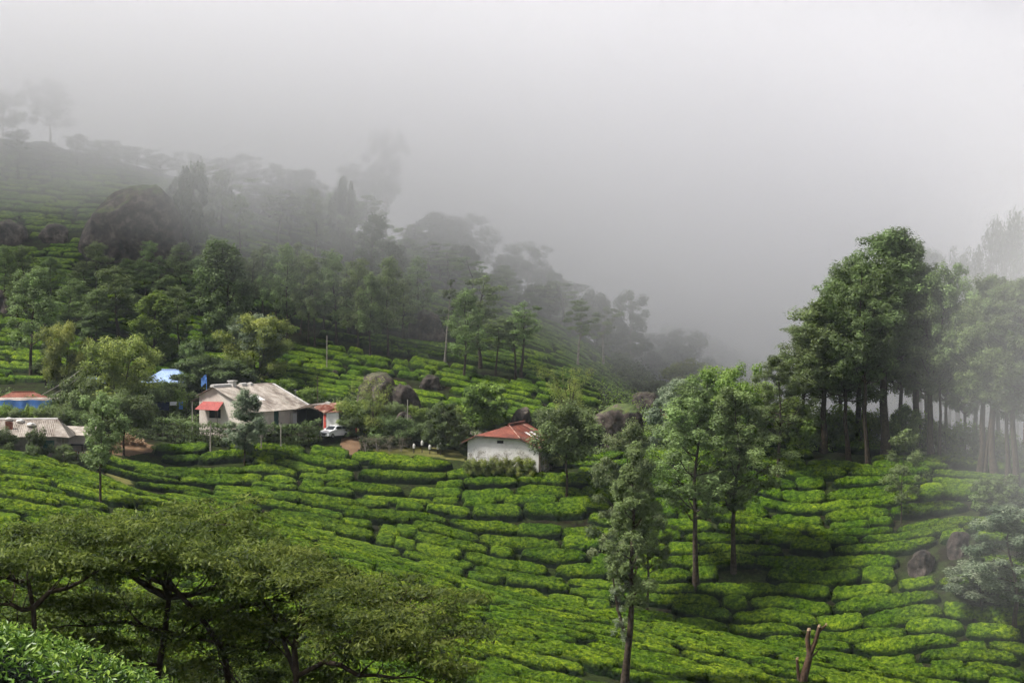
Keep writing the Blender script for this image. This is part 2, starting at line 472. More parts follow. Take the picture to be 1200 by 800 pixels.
nxf, nyf = int((GX1 - GX0) / GS) + 1, int((GY1 - GY0) / GS) + 1
GZ = ZZ[iy0:iy0 + nyf, ix0:ix0 + nxf]
def G(x, y):
    """Ground height (bilinear on the ground mesh)."""
    fx = np.clip((np.asarray(x, float) - GX0) / GS, 0, nxf - 1.001)
    fy = np.clip((np.asarray(y, float) - GY0) / GS, 0, nyf - 1.001)
    i, j = fx.astype(int), fy.astype(int)
    a, b = fx - i, fy - j
    return (GZ[j, i] * (1 - a) + GZ[j, i + 1] * a) * (1 - b) + (GZ[j + 1, i] * (1 - a) + GZ[j + 1, i + 1] * a) * b
nx, ny = len(xs), len(ys)
ii = (np.arange(ny - 1)[:, None] * nx + np.arange(nx - 1)[None, :]).ravel()
ground = link('ground', mesh_np('ground', np.stack([XX.ravel(), YY.ravel(), ZZ.ravel()], 1),
              [np.stack([ii, ii + 1, ii + nx + 1, ii + nx], 1)], [M['ground']], smooth=True))
tag(ground, 'dark soil and grass of the hillside between the tea rows', 'ground', kind='structure')

_DS = np.arange(6.0, 430.0, 0.25)
def hit(u, v, dmin=100.0):
    """Where the ray through photo pixel (u, v) first meets the ground beyond dmin."""
    ds = _DS[_DS >= dmin]
    q = np.array([P(u, v, 1.0)])[0]
    pts = q[None, :] * ds[:, None]
    below = pts[:, 2] <= G(pts[:, 0], pts[:, 1])
    k = int(np.argmax(below)) if below.any() else len(ds) - 1
    p = pts[k]
    return np.array((p[0], p[1], float(G(p[0], p[1]))))
def at(u, D):
    x = (u - 600) / F * D
    return np.array((x, D, float(G(x, D))))
def vis_u(x, y): return 600 + F * np.asarray(x) / np.asarray(y)

# ------------------------------------------------------------------ tea bushes
def vnoise(x, y, seed=0):
    """Smooth value noise, vectorised."""
    x, y = np.asarray(x, float), np.asarray(y, float)
    i, j = np.floor(x).astype(np.int64), np.floor(y).astype(np.int64)
    a, b = x - i, y - j
    a, b = a * a * (3 - 2 * a), b * b * (3 - 2 * b)
    def h(i, j):
        n = (i * 374761393 + j * 668265263 + seed * 974634721) & 0x7fffffff
        n = ((n ^ (n >> 13)) * 1274126177) & 0x7fffffff
        return ((n ^ (n >> 16)) & 0xffff) / 65535.0
    return (h(i, j) * (1 - a) + h(i + 1, j) * a) * (1 - b) + (h(i, j + 1) * (1 - a) + h(i + 1, j + 1) * a) * b

NOTEA = []                                 # circles (x, y, r) kept free of tea
def keep_clear(p, r): NOTEA.append((p[0], p[1], r))
LANDMARKS = []
NOPOLY = []                                # pixel-mapped outlines kept free of tea, as world polygons
def clear_poly(pts): NOPOLY.append(np.array([hit(u, v)[:2] for u, v in pts]))
def in_poly(x, y, poly):
    c = False
    for k in range(len(poly)):
        (x1, y1), (x2, y2) = poly[k - 1], poly[k]
        if (y1 > y) != (y2 > y) and x < (x2 - x1) * (y - y1) / (y2 - y1) + x1:
            c = not c
    return c

class Zone:
    def __init__(self, name, us, lo, hi, mapf, s_rng, t_rng, pitch, gap, lens, h):
        self.__dict__.update(locals())
    def inside(self, x, y):
        if y < 20: return False
        u = vis_u(x, y)
        if u < self.us[0] or u > self.us[-1]: return False
        return np.interp(u, self.us, self.lo) <= y <= np.interp(u, self.us, self.hi)

def mapS(s, t):                            # rows along the contour, curling down to the right
    g = 0.0050 * np.maximum(s - 4, 0) ** 2 + 0.0012 * np.maximum(-s - 12, 0) ** 2
    return s, t - g + 2.2 * (vnoise(s * 0.07, t * 0.11, 3) - 0.5) + 1.1 * (vnoise(s * 0.22, t * 0.2, 8) - 0.5)
_cd = np.array((88.0, -34.0)); _cd /= np.linalg.norm(_cd)
_cn = np.array((-_cd[1], _cd[0]))
def mapC(s, t):                            # rows along the ridge
    t2 = t + 1.6 * (vnoise(s * 0.06, t * 0.08, 5) - 0.5) + 0.6 * (vnoise(s * 0.25, t * 0.2, 9) - 0.5)
    return -10 + s * _cd[0] + t2 * _cn[0], 150 + s * _cd[1] + t2 * _cn[1]
_ed = np.array((1.0, -0.20)); _ed /= np.linalg.norm(_ed)
_en = np.array((-_ed[1], _ed[0]))
def mapE(s, t):
    t2 = t + 4.5 * (vnoise(s * 0.03, t * 0.03, 11) - 0.5) + 0.8 * (vnoise(s * 0.18, t * 0.15, 12) - 0.5)
    return -20 + s * _ed[0] + t2 * _en[0], 250 + s * _ed[1] + t2 * _en[1]

ZS = Zone('S', [-60, 120, 165, 300, 440, 560, 760, 880, 1000, 1150, 1400], [196, 193, 180, 176.5, 173.5, 169.5, 164.5, 162, 158.5, 148, 142],
          [196, 196, 200.5, 201.5, 202, 200.5, 203, 204, 203, 197, 186], mapS, (-62, 62), (140, 222), 1.7, 0.16, (2.4, 10.5), 0.95)
ZC = Zone('C', [-300, 0, 130, 260, 400, 560, 760, 900, 1080, 1400], [112] * 10,
          [196, 187, 181, 174, 171.5, 167, 162, 159, 154, 146], mapC, (-65, 70), (-46, 46), 1.6, 0.22, (3.0, 9.5), 0.95)
ZE = Zone('E', [-250, 0, 100, 300, 400, 500, 600, 690, 730], [222, 226, 228, 227, 224, 221, 221, 234, 262],
          [322, 322, 318, 306, 300, 293, 285, 274, 272], mapE, (-95, 75), (-50, 84), 1.8, 0.28, (2.4, 8.0), 0.85)

def pad_geo(z, s0, s1, t0, t1, rng, ds, nt, h, tufts):
    """One clipped bush: a flat-topped mound that follows the ground."""
    L, Wd = s1 - s0, t1 - t0
    ns = max(5, int(L / ds))
    a = np.linspace(-1, 1, ns)
    lin = np.linspace(-1, 1, nt)
    b = np.sign(lin) * (1 - (1 - np.abs(lin)) ** 1.7)
    A, B = np.meshgrid(a, b, indexing='ij')
    sd = int(rng.integers(1, 1 << 20))
    pe = rng.uniform(1.8, 4.5)
    def surf(A, B, lift=0.0, jit=0.0):
        wv = np.clip(1 - np.abs(A) ** pe, 0.02, 1) ** 0.5
        wob = 1 + 0.40 * (vnoise((A * L / 2) * 0.8 + 50, np.sign(B) * 3.3, sd) - 0.5)
        s = (s0 + s1) / 2 + A * L / 2 + 0.15 * (vnoise(B * 2, A * 2, sd + 1) - 0.5)
        t = (t0 + t1) / 2 + B * wv * wob * Wd / 2
        x, y = z.mapf(s, t)
        pr = np.clip(1 - np.abs(B) ** 8, 0, 1) ** 0.5 * np.clip(1 - np.abs(A) ** 14, 0, 1) ** 0.5
        top = h * (1 + 0.26 * (vnoise(s * 0.5, t * 0.6, sd + 2) - 0.5) + 0.14 * (vnoise(s * 2.3, t * 2.3, sd + 3) - 0.5))
        zz = G(x, y) + pr * top * (0.93 + 0.07 * (1 - B * B)) - 0.12 + lift
        if jit:
            m = (pr > 0.2)
            x = x + rng.normal(0, jit * 0.7, A.shape) * m
            y = y + rng.normal(0, jit * 0.7, A.shape) * m
            zz = zz + rng.normal(0, jit, A.shape) * m
        return x, y, zz, pr
    x, y, zz, pr = surf(A, B, 0, 0.045)
    V = np.stack([x, y, zz], -1).reshape(-1, 3)
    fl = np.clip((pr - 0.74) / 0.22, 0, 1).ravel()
    ti = np.clip(rng.normal(0.60 if z.name == 'C' else 0.40, 0.10) + rng.normal(0, 0.20, fl.shape), 0, 1)  # ridge zone tinted lighter: its stronger sunlight is put into the leaf colour
    i = (np.arange(ns - 1)[:, None] * nt + np.arange(nt - 1)[None, :]).ravel()
    Q = np.stack([i, i + nt, i + nt + 1, i + 1], 1)
    T = np.zeros((0, 3), int)
    if tufts:                              # loose shoots standing out of the clipped surface
        n = int(tufts * L * Wd)
        A2, B2 = rng.uniform(-0.97, 0.97, n), rng.uniform(-0.97, 0.97, n)
        B2 = np.sign(B2) * np.abs(B2) ** 0.8
        x, y, zz, pr = surf(A2, B2)
        c = np.stack([x, y, zz], 1)
        th = rng.uniform(0, 2 * math.pi, n)
        sz = rng.uniform(0.05, 0.10, n)[:, None]
        d1 = np.stack([np.cos(th), np.sin(th), rng.uniform(0.1, 0.9, n)], 1)
        d2 = np.stack([-np.sin(th), np.cos(th), rng.uniform(-0.2, 0.6, n)], 1)
        c = c - 0.02
        tv = np.concatenate([c - d2 * sz * 0.55, c + d2 * sz * 0.55, c + d1 * sz * 1.25 + np.array((0, 0, 0.03))], 1).reshape(-1, 3)
        T = np.arange(3 * n).reshape(-1, 3) + len(V)
        V = np.concatenate([V, tv])
        f2 = np.clip((pr - 0.6) / 0.3, 0, 1)
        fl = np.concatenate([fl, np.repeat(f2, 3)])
        ti = np.concatenate([ti, np.repeat(np.clip(rng.normal(0.62 if z.name == 'C' else 0.48, 0.32, n), 0, 1), 3)])  # shoots on the ridge lightened likewise, as painted sunlight
    return V, Q, T, fl, ti

def make_pads():
    pads = []
    na = np.array(NOTEA)
    for z in (ZS, ZC, ZE):
        rng = np.random.default_rng({'S': 3, 'C': 4, 'E': 5}[z.name])
        t = z.t_rng[0]
        rows = []
        while t < z.t_rng[1]:
            w = z.pitch * rng.uniform(0.78, 1.25)
            s = z.s_rng[0] + rng.uniform(0, 4)
            while s < z.s_rng[1]:
                L = rng.uniform(*z.lens)
                g = rng.choice([-1.0, -0.5, -0.15, 0.15, 0.5], p=[0.22, 0.3, 0.26, 0.16, 0.06])
                rows.append((s, L, t, w, rng.normal(0, 0.24), rng.random(), rng.uniform(0, 0.22)))
                s += L + g
            t += w
        R = np.array(rows)
        s, L, t, w, off, rr, ex = R.T
        tc = t + w / 2 + off
        x, y = z.mapf(s + L / 2, tc)
        u = vis_u(x, np.maximum(y, 1))
        ok = (y > 20) & (u > z.us[0]) & (u < z.us[-1]) & (y >= np.interp(u, z.us, z.lo)) & (y <= np.interp(u, z.us, z.hi)) & (rr > 0.015)
        gz = G(x, y)
        ends = [(x, y, w * 0.5)] + [(*z.mapf(s + e, tc), 0.4 + 0 * w) for e in (0.3, )] + [(*z.mapf(s + L - 0.3, tc), 0.4 + 0 * w)]
        for (ex_, ey_, rad_) in ends:
            d2 = (ex_[:, None] - na[None, :, 0]) ** 2 + (ey_[:, None] - na[None, :, 1]) ** 2
            ok &= (d2 > (na[None, :, 2] + rad_[:, None]) ** 2).all(1)
        for k in np.nonzero(ok)[0]:
            if any(in_poly(float(e[0][k]), float(e[1][k]), po) for po in NOPOLY for e in ends): continue
            uu, vv = proj((x[k], y[k], gz[k] + 0.8))
            if -160 < uu < 1360 and vv < 960:
                pads.append(dict(z=z, s0=s[k], s1=s[k] + L[k], t0=t[k] + off[k] + z.gap / 2, t1=t[k] + off[k] + w[k] - z.gap / 2 + ex[k],
                                 u=uu, v=vv, d=float(y[k]), x=float(x[k]), size=L[k] * w[k] / y[k] ** 2))
    return pads

def build_tea():
    pads = make_pads()
    # which of them the camera can see past the terrain
    for p in pads:
        n = 24
        f = np.linspace(0.55, 0.985, n)
        zt = float(G(p['x'], p['d'])) + 0.9
        vis = np.all(G(p['x'] * f, p['d'] * f) + 0.3 < zt * f)
        p['seen'] = bool(vis) and -20 < p['u'] < 1220 and p['v'] < 812
        if p['u'] < 470 and p['v'] > 640 + 0.12 * p['u']: p['seen'] = False      # behind the big foreground trees
    order = sorted([p for p in pads if p['seen']], key=lambda p: -p['size'])
    keep = set(id(p) for p in order[:298])
    lm = {}
    for name, q in LANDMARKS:              # bushes standing right by a tree, rock or house corner are named by it
        for side, dx, dy in (('left of', -2.2, 0), ('right of', 2.2, 0), ('in front of', 0, -2.0), ('just behind', 0, 2.0)):
            c = sorted(((p['x'] - q[0] - dx) ** 2 + (p['d'] - q[1] - dy) ** 2, id(p)) for p in order[:298] if id(p) not in lm)
            if c and c[0][0] < 3.2: lm[c[0][1]] = 'clipped tea bush ' + side + ' the ' + name
    rng = np.random.default_rng(21)
    bulk = dict(V=[], Q=[], T=[], fl=[], ti=[]); nb = 0
    for p in pads:
        one = id(p) in keep
        near = p['d'] < 206
        ds, nt = (0.24, 15) if one else ((0.34, 11) if near else (0.42, 8))
        hh = p['z'].h * rng.uniform(0.86, 1.16)
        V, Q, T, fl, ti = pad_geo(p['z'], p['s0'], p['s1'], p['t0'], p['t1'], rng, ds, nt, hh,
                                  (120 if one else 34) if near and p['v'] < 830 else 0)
        if one:
            b = np.array((p['x'], p['d'], float(G(p['x'], p['d']))))
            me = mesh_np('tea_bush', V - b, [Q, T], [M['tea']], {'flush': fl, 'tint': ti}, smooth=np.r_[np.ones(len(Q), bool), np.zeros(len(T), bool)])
            o = link('tea_bush', me, None, b)
            ln = 'short' if p['s1'] - p['s0'] < 4.0 else ('long' if p['s1'] - p['s0'] > 6.6 else 'middling')
            if p['z'].name == 'C':
                far = np.interp(p['u'], [q[0] for q in RC], [q[2] for q in RC]) - p['d']
                lab = ln + ' tea bush on the near ridge ' + ('crest, ' if far < 5 else 'upper flank, ' if far < 14 else 'lower flank, ') + \
                    ('below the tiled house' if p['u'] < 250 else 'beyond the spreading trees' if p['u'] < 520 else 'left of the dark forked tree' if p['u'] < 730 else 'between forked tree and lopped tree' if p['u'] < 935 else 'right of the lopped tree')
            else:
                h_ = (p['d'] - np.interp(p['u'], ZS.us, ZS.lo)) / max(1.0, np.interp(p['u'], ZS.us, ZS.hi) - np.interp(p['u'], ZS.us, ZS.lo))
                lab = ln + ' tea bush in the ' + ('lower' if h_ < .34 else 'middle' if h_ < .67 else 'top') + ' rows of the slope ' + \
                    ('below the cream house' if p['u'] < 330 else 'below the white posts' if p['u'] < 525 else 'below the red-roofed house' if p['u'] < 660 else 'among the shade trees' if p['u'] < 880 else 'below the right-hand wood' if p['u'] < 1070 else 'below the mist at far right')
            lab = lm.get(id(p), lab)
            tag(o, lab, 'tea bush', {'C': 'tea bushes on the near ridge', 'S': 'tea bushes on the slope below the houses', 'E': 'tea bushes on the hill'}[p['z'].name])
        else:
            bulk['V'].append(V); bulk['Q'].append(Q + nb); bulk['T'].append(T + nb); bulk['fl'].append(fl); bulk['ti'].append(ti)
            nb += len(V)
    Q, T = np.concatenate(bulk['Q']), np.concatenate(bulk['T'])
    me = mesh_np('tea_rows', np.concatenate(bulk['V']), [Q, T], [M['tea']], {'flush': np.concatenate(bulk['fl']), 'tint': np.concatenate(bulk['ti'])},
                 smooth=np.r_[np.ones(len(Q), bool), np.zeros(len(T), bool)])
    tag(link('tea_rows', me), 'rows of clipped tea bushes covering the farther hillsides', 'tea bushes', kind='stuff')
    print('PADS', len(pads), 'seen', len(order), 'bulk tris', len(Q) * 2 + len(T))
# ------------------------------------------------------------------ trees and shrubs
PROF = {
    'oak': lambda t: 0.35 + 0.65 * math.sin(math.pi * (0.12 + 0.80 * t)) ** 0.9 if t < 0.5 else max(0.12, 1.0 - 1.55 * (t - 0.42) ** 1.15),
    'round': lambda t: max(0.25, math.sqrt(max(0, 1 - (1.7 * t - 0.85) ** 2))),
    'column': lambda t: 0.75 + 0.25 * math.sin(math.pi * t) if t < 0.85 else 0.55,
    'cone': lambda t: max(0.10, 1.0 - 0.93 * t),
    'gum': lambda t: 0.45 + 0.55 * math.sin(math.pi * (0.15 + 0.7 * t)),
    'vase': lambda t: 0.35 + 0.65 * t,
}
def leaf_cards(rng, lobes, n_each, size, aspect=0.5, up=0.6, droop=0.0, shell=0.5, sizevar=0.35):
    """Leaf-sized rhombi scattered through ellipsoid clumps. lobes: rows cx cy cz rx ry rz tint."""
    lobes = np.asarray(lobes, float)
    cnt = np.maximum(4, (n_each * (lobes[:, 3] * lobes[:, 4] * lobes[:, 5]) ** (2 / 3) / np.mean((lobes[:, 3] * lobes[:, 4] * lobes[:, 5]) ** (2 / 3))).astype(int))
    idx = np.repeat(np.arange(len(lobes)), cnt)
    n = len(idx)
    d = rng.normal(size=(n, 3)); d /= np.linalg.norm(d, axis=1)[:, None]
    r = shell + (1 - shell) * rng.random(n) ** 0.7
    r *= 1 + 0.18 * rng.normal(size=n)
    c = lobes[idx, :3] + lobes[idx, 3:6] * d * r[:, None]
    nrm = d * 0.6 + np.array((0, 0, up)) + rng.normal(0, 0.36, (n, 3))
    nrm /= np.linalg.norm(nrm, axis=1)[:, None]
    a = np.cross(nrm, rng.normal(size=(n, 3)))
    a /= np.linalg.norm(a, axis=1)[:, None]
    a[:, 2] -= droop
    a /= np.linalg.norm(a, axis=1)[:, None]
    b = np.cross(nrm, a); b /= np.linalg.norm(b, axis=1)[:, None] + 1e-9
    s = size * (1 + sizevar * rng.normal(size=n)).clip(0.4, 2.0)
    a *= s[:, None]; b *= (s * aspect)[:, None]
    V = np.stack([c - a, c + b * 0.9 - a * 0.1, c + a, c - b * 0.9 - a * 0.1], 1).reshape(-1, 3)
    Q = np.arange(4 * n).reshape(-1, 4)
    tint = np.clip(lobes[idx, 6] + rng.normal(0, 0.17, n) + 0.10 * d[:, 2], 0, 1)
    return V, Q, np.repeat(tint, 4)

def make_tree(seed, H, W, cb=0.35, prof='oak', limbs=18, lobe=0.9, n_each=110, leaf=0.24, aspect=0.5, droop=0.0, trunk_r=None,
              lean=(0, 0), rise=0.25, flat=0.75, lmat='leaf_oak', bark='bark', stems=1, twig=2, fork=0.95, up=0.6, shell=0.5, extra=None, wob=0.012, sub=2):
    """-> (trunk mesh, crown mesh) of a tree H metres tall with a crown W metres wide, standing at the origin."""
    rng = np.random.default_rng(seed)
    tr = trunk_r or 0.012 * H + 0.03
    paths, lobes = [], []
    pr = PROF[prof]
    for sidx in range(stems):
        k = 9
        zt = np.linspace(0, fork * H, k)
        off = np.cumsum(rng.normal(0, wob * H, (k, 2)), 0) * (np.linspace(0, 1, k) ** 0.5)[:, None]
        off -= off[0]
        sp = np.zeros(2)
        if stems > 1:
            az = sidx * 2 * math.pi / stems + rng.uniform(-.4, .4)
            sp = np.array((math.cos(az), math.sin(az))) * W * 0.20
        f = (zt / H)[:, None]
        pts = np.c_[off + np.array(lean) * f ** 1.3 * H + sp * f, zt]
        pts[0, 2] = -0.5
        rad = tr * (1 - 0.90 * np.linspace(0, 1, k) ** 0.9) / (1 if stems == 1 else 1.25)
        rad[0] *= 1.25
        paths.append((pts, rad))
        nl = max(3, limbs // stems)
        for i in range(nl):
            t = (i + rng.uniform(0.1, 0.9)) / nl
            hz = H * (cb + (fork - cb) * t)
            ln = 0.5 * W * pr(t) * rng.uniform(0.62, 1.10)
            az = i * 2.39996 + rng.uniform(-0.7, 0.7) + sidx
            z0 = max(H * cb * 0.8, hz - ln * rise * 2.0 - 0.02 * H)
            p0 = np.array([np.interp(z0, zt, pts[:, q]) for q in range(3)])
            dr = np.array((math.cos(az), math.sin(az), 0))
            p3 = np.array([np.interp(hz, zt, pts[:, 0]), np.interp(hz, zt, pts[:, 1]), hz]) + dr * ln + np.array((0, 0, rng.normal(0, 0.02 * H)))
            p1 = p0 * 0.66 + p3 * 0.34 + np.array((0, 0, -0.06 * ln)) + rng.normal(0, 0.05 * ln, 3)
            p2 = p0 * 0.33 + p3 * 0.67 + rng.normal(0, 0.06 * ln, 3)
            r0 = np.interp(z0, zt, rad) * 0.55
            paths.append(([p0, p1, p2, p3], [r0, r0 * 0.7, r0 * 0.45, r0 * 0.15]))
            tv = rng.normal(0.45, 0.16)
            R = lobe * rng.uniform(0.7, 1.3)
            lobes.append((*p3, R, R, R * flat, tv))
            for q in range(sub):
                fq = rng.uniform(0.35, 0.95)
                pc = p0 * (1 - fq) + p3 * fq + rng.normal(0, lobe * 0.75, 3) * (1, 1, 0.6)
                R = lobe * rng.uniform(0.5, 0.95)
                lobes.append((*pc, R, R, R * flat, tv + rng.normal(-0.05, 0.12)))
                if twig > q:
                    paths.append(([p1 * 0.5 + p2 * 0.5, pc], [r0 * 0.35, r0 * 0.1]))
        R = lobe * rng.uniform(0.7, 1.0)
        lobes.append((*pts[-1], R, R, R * 1.1, 0.55))
    if extra: lobes += extra
    V, Q, _ = tube_np(paths, 6)
    tm = mesh_np('trunk', V, [Q], [M[bark]], smooth=True)
    V, Q, ti = leaf_cards(rng, lobes, n_each, leaf, aspect, up, droop, shell)
    V[:, 2] = np.maximum(V[:, 2], 0.05)
    cm = mesh_np('crown', V, [Q], [M[lmat]], {'tint': ti})
    return tm, cm

# kinds: nominal height 10 m or so; every standing tree is a scaled, turned copy of one of them
KIND = {}
def kind(name, variants, H, W, **kw):
    KIND[name] = [(*make_tree(hash_(name) + 31 * i, H, W, **kw), H, W) for i in range(variants)]
def hash_(s): return sum((i + 1) * ord(c) for i, c in enumerate(s)) % 9973

def tree_kinds():
    kind('silver_oak', 5, 16, 6.0, cb=0.31, prof='oak', limbs=26, lobe=0.85, n_each=131, leaf=0.154, aspect=0.45, flat=0.9, lmat='leaf_oak')
    kind('slim_oak', 3, 16, 4.6, cb=0.50, prof='gum', limbs=13, lobe=0.75, n_each=108, leaf=0.154, aspect=0.45, flat=0.7, lmat='leaf_oak')
    kind('thin_tree', 1, 14, 3.4, cb=0.55, prof='oak', limbs=11, lobe=0.45, n_each=70, leaf=0.140, lmat='leaf_dark')
    kind('conifer', 2, 14, 6.0, cb=0.28, prof='cone', limbs=24, lobe=0.8, n_each=105, leaf=0.175, aspect=0.35, flat=0.5, rise=0.05, lmat='leaf_dark')
    kind('column_tree', 2, 14, 4.6, cb=0.05, prof='column', limbs=40, lobe=0.75, n_each=210, leaf=0.147, aspect=0.55, flat=1.15, rise=0.5, lmat='leaf_mid')
    kind('broad_tree', 3, 10, 11, cb=0.22, prof='round', limbs=24, lobe=1.35, n_each=332, leaf=0.196, aspect=0.6, flat=0.7, lmat='leaf_dark')
    kind('gum_tree', 3, 20, 9, cb=0.42, prof='gum', limbs=20, lobe=1.3, n_each=175, leaf=0.210, aspect=0.4, droop=0.5, flat=0.95, lmat='leaf_dark', bark='bark_pale', sub=2)
    kind('bushy_tree', 2, 8, 6.5, cb=0.12, prof='round', limbs=22, lobe=0.95, n_each=298, leaf=0.140, aspect=0.4, droop=0.5, flat=0.9, lmat='leaf_olive', stems=2)
    kind('wispy_tree', 2, 7, 4.4, cb=0.15, prof='vase', limbs=22, lobe=0.6, n_each=105, leaf=0.105, aspect=0.25, flat=1.2, rise=0.8, lmat='leaf_olive', stems=3)
    kind('bright_tree', 2, 6, 5.6, cb=0.2, prof='round', limbs=20, lobe=0.85, n_each=210, leaf=0.140, aspect=0.6, lmat='leaf_bright')
    kind('leafy_tree', 3, 8, 5.5, cb=0.22, prof='round', limbs=20, lobe=0.85, n_each=228, leaf=0.126, aspect=0.5, lmat='leaf_mid')
    kind('round_tree', 1, 8, 4.6, cb=0.48, prof='round', limbs=22, lobe=0.8, n_each=262, leaf=0.112, aspect=0.5, flat=0.9, lmat='leaf_mid', fork=0.92)
    kind('open_tree', 2, 10, 4.2, cb=0.40, prof='round', limbs=20, lobe=0.65, n_each=166, leaf=0.112, aspect=0.5, lmat='leaf_oak')
    kind('young_tree', 1, 7, 2.9, cb=0.26, prof='oak', limbs=26, lobe=0.5, n_each=210, leaf=0.091, aspect=0.45, lmat='leaf_grey', trunk_r=0.07)
    kind('sapling', 2, 7, 3.2, cb=0.30, prof='oak', limbs=14, lobe=0.45, n_each=122, leaf=0.105, aspect=0.4, lmat='leaf_grey', trunk_r=0.06)
    kind('green_shrub', 3, 2.2, 2.6, cb=0.15, prof='round', limbs=12, lobe=0.5, n_each=149, leaf=0.084, aspect=0.55, lmat='leaf_mid', stems=3, trunk_r=0.04)
    kind('bright_shrub', 2, 2.0, 2.6, cb=0.15, prof='round', limbs=12, lobe=0.5, n_each=149, leaf=0.084, aspect=0.55, lmat='leaf_bright', stems=3, trunk_r=0.04)
    kind('dark_shrub', 2, 2.4, 3.0, cb=0.12, prof='round', limbs=14, lobe=0.55, n_each=192, leaf=0.084, aspect=0.55, lmat='leaf_dark', stems=3, trunk_r=0.04)
    kind('dry_shrub', 2, 1.6, 1.6, cb=0.05, prof='vase', limbs=12, lobe=0.3, n_each=24, leaf=0.049, aspect=0.25, lmat='dry', stems=4, trunk_r=0.03, bark='bark_pale')
    # right-hand wood
    kind('tall_oak', 4, 26, 10, cb=0.42, prof='oak', limbs=46, lobe=0.9, n_each=150, leaf=0.140, aspect=0.5, flat=0.85, lmat='leaf_mid', trunk_r=0.42, sub=5)
    kind('leaning_oak', 2, 20, 9, cb=0.45, prof='gum', limbs=32, lobe=0.85, n_each=135, leaf=0.140, aspect=0.5, flat=0.85, lmat='leaf_mid', trunk_r=0.26, lean=(-0.10, 0), sub=5)
    # nearer shade trees standing in the tea
    kind('shade_tree', 3, 22, 9.5, cb=0.38, prof='oak', limbs=36, lobe=0.75, n_each=160, leaf=0.119, aspect=0.45, flat=0.8, lmat='leaf_oak', trunk_r=0.27, sub=4)
    kind('pale_tree', 2, 16, 6.5, cb=0.34, prof='oak', limbs=22, lobe=0.8, n_each=332, leaf=0.105, aspect=0.45, flat=0.7, lmat='leaf_grey', trunk_r=0.20, sub=3)

LABELS = []                                # (desc, where, root, u)
KCAT = {'green_shrub': 'shrub', 'bright_shrub': 'shrub', 'dark_shrub': 'shrub', 'dry_shrub': 'shrub'}
def put_tree(kname, u, base=None, top=None, w=None, D=None, var=None, desc=None, where=None, group=None, leaf=None, rot=None, bark=None, tags=None):
    """A tree whose foot is seen at (u, base), or stands at depth D; top = photo row of its tip; w = crown width in photo pixels."""
    if D is None:
        p = hit(u, base, 110)
        D = p[1]
    p = at(u, D)
    rng = random.Random(int(u * 7 + D * 13))
    vs = KIND[kname]
    tm, cm, H, W = vs[rng.randrange(len(vs)) if var is None else var % len(vs)]
    h = P(u, top, D)[2] - p[2]
    sz = max(0.5, h) / H
    sx = (w / F * D) / W if w else sz * rng.uniform(0.9, 1.1)
    nm = tags or {'silver_oak': 'silver_oak_tree', 'slim_oak': 'silver_oak_tree', 'tall_oak': 'tall_tree', 'leaning_oak': 'leaning_tree'}.get(kname, kname)
    r = thing(nm, desc, KCAT.get(kname, 'tree'), p, rot if rot is not None else rng.uniform(0, 6.28), group)
    r.scale = (sx, sx, sz)
    for part, me in (('trunk' if KCAT.get(kname) is None else 'stem', tm), ('crown' if KCAT.get(kname) is None else 'foliage', cm)):
        o = link(part, me, r)
        if part in ('crown', 'foliage') and leaf:
            o.material_slots[0].link = 'OBJECT'; o.material_slots[0].material = M[leaf]
        if part == 'trunk' and bark:
            o.material_slots[0].link = 'OBJECT'; o.material_slots[0].material = M[bark]
    LABELS.append((desc, where, r, u))
    if KCAT.get(kname) is None: keep_clear(p, 0.35)
    return r

ORD = ['', 'first', 'second', 'third', 'fourth', 'fifth', 'sixth', 'seventh', 'eighth', 'ninth', 'tenth', 'eleventh', 'twelfth', 'thirteenth', 'fourteenth', 'fifteenth', 'sixteenth', 'seventeenth', 'eighteenth', 'nineteenth', 'twentieth']
def finish_labels():
    """Where several alike plants share a description, say which one by its order along the row."""
    sets = {}
    for d, w, r, u in LABELS: sets.setdefault((d, w), []).append((u, r))
    for (d, w), L in sets.items():
        if len(L) == 1 and L[0][1]['category'] == 'tree' and L[0][1].location.y < 198: LANDMARKS.append((d.split(' with')[0].split(' dotted')[0], L[0][1].location))
        L.sort(key=lambda q: q[0])
        n = len(L)
        for i, (u, r) in enumerate(L):
            if n == 1: s = ''
            elif i == 0: s = 'leftmost '
            elif i == n - 1: s = 'rightmost '
            elif i + 1 <= (n + 1) // 2: s = ORD[i + 1] + ' from left '
            else: s = ORD[n - i] + ' from right '
            r['label'] = (d + (', ' + s if s else ' ') + w).replace('  ', ' ')
            if n > 1 and 'group' not in r: r['group'] = d.split(' with')[0] + 's ' + w if not d.endswith('s') else d

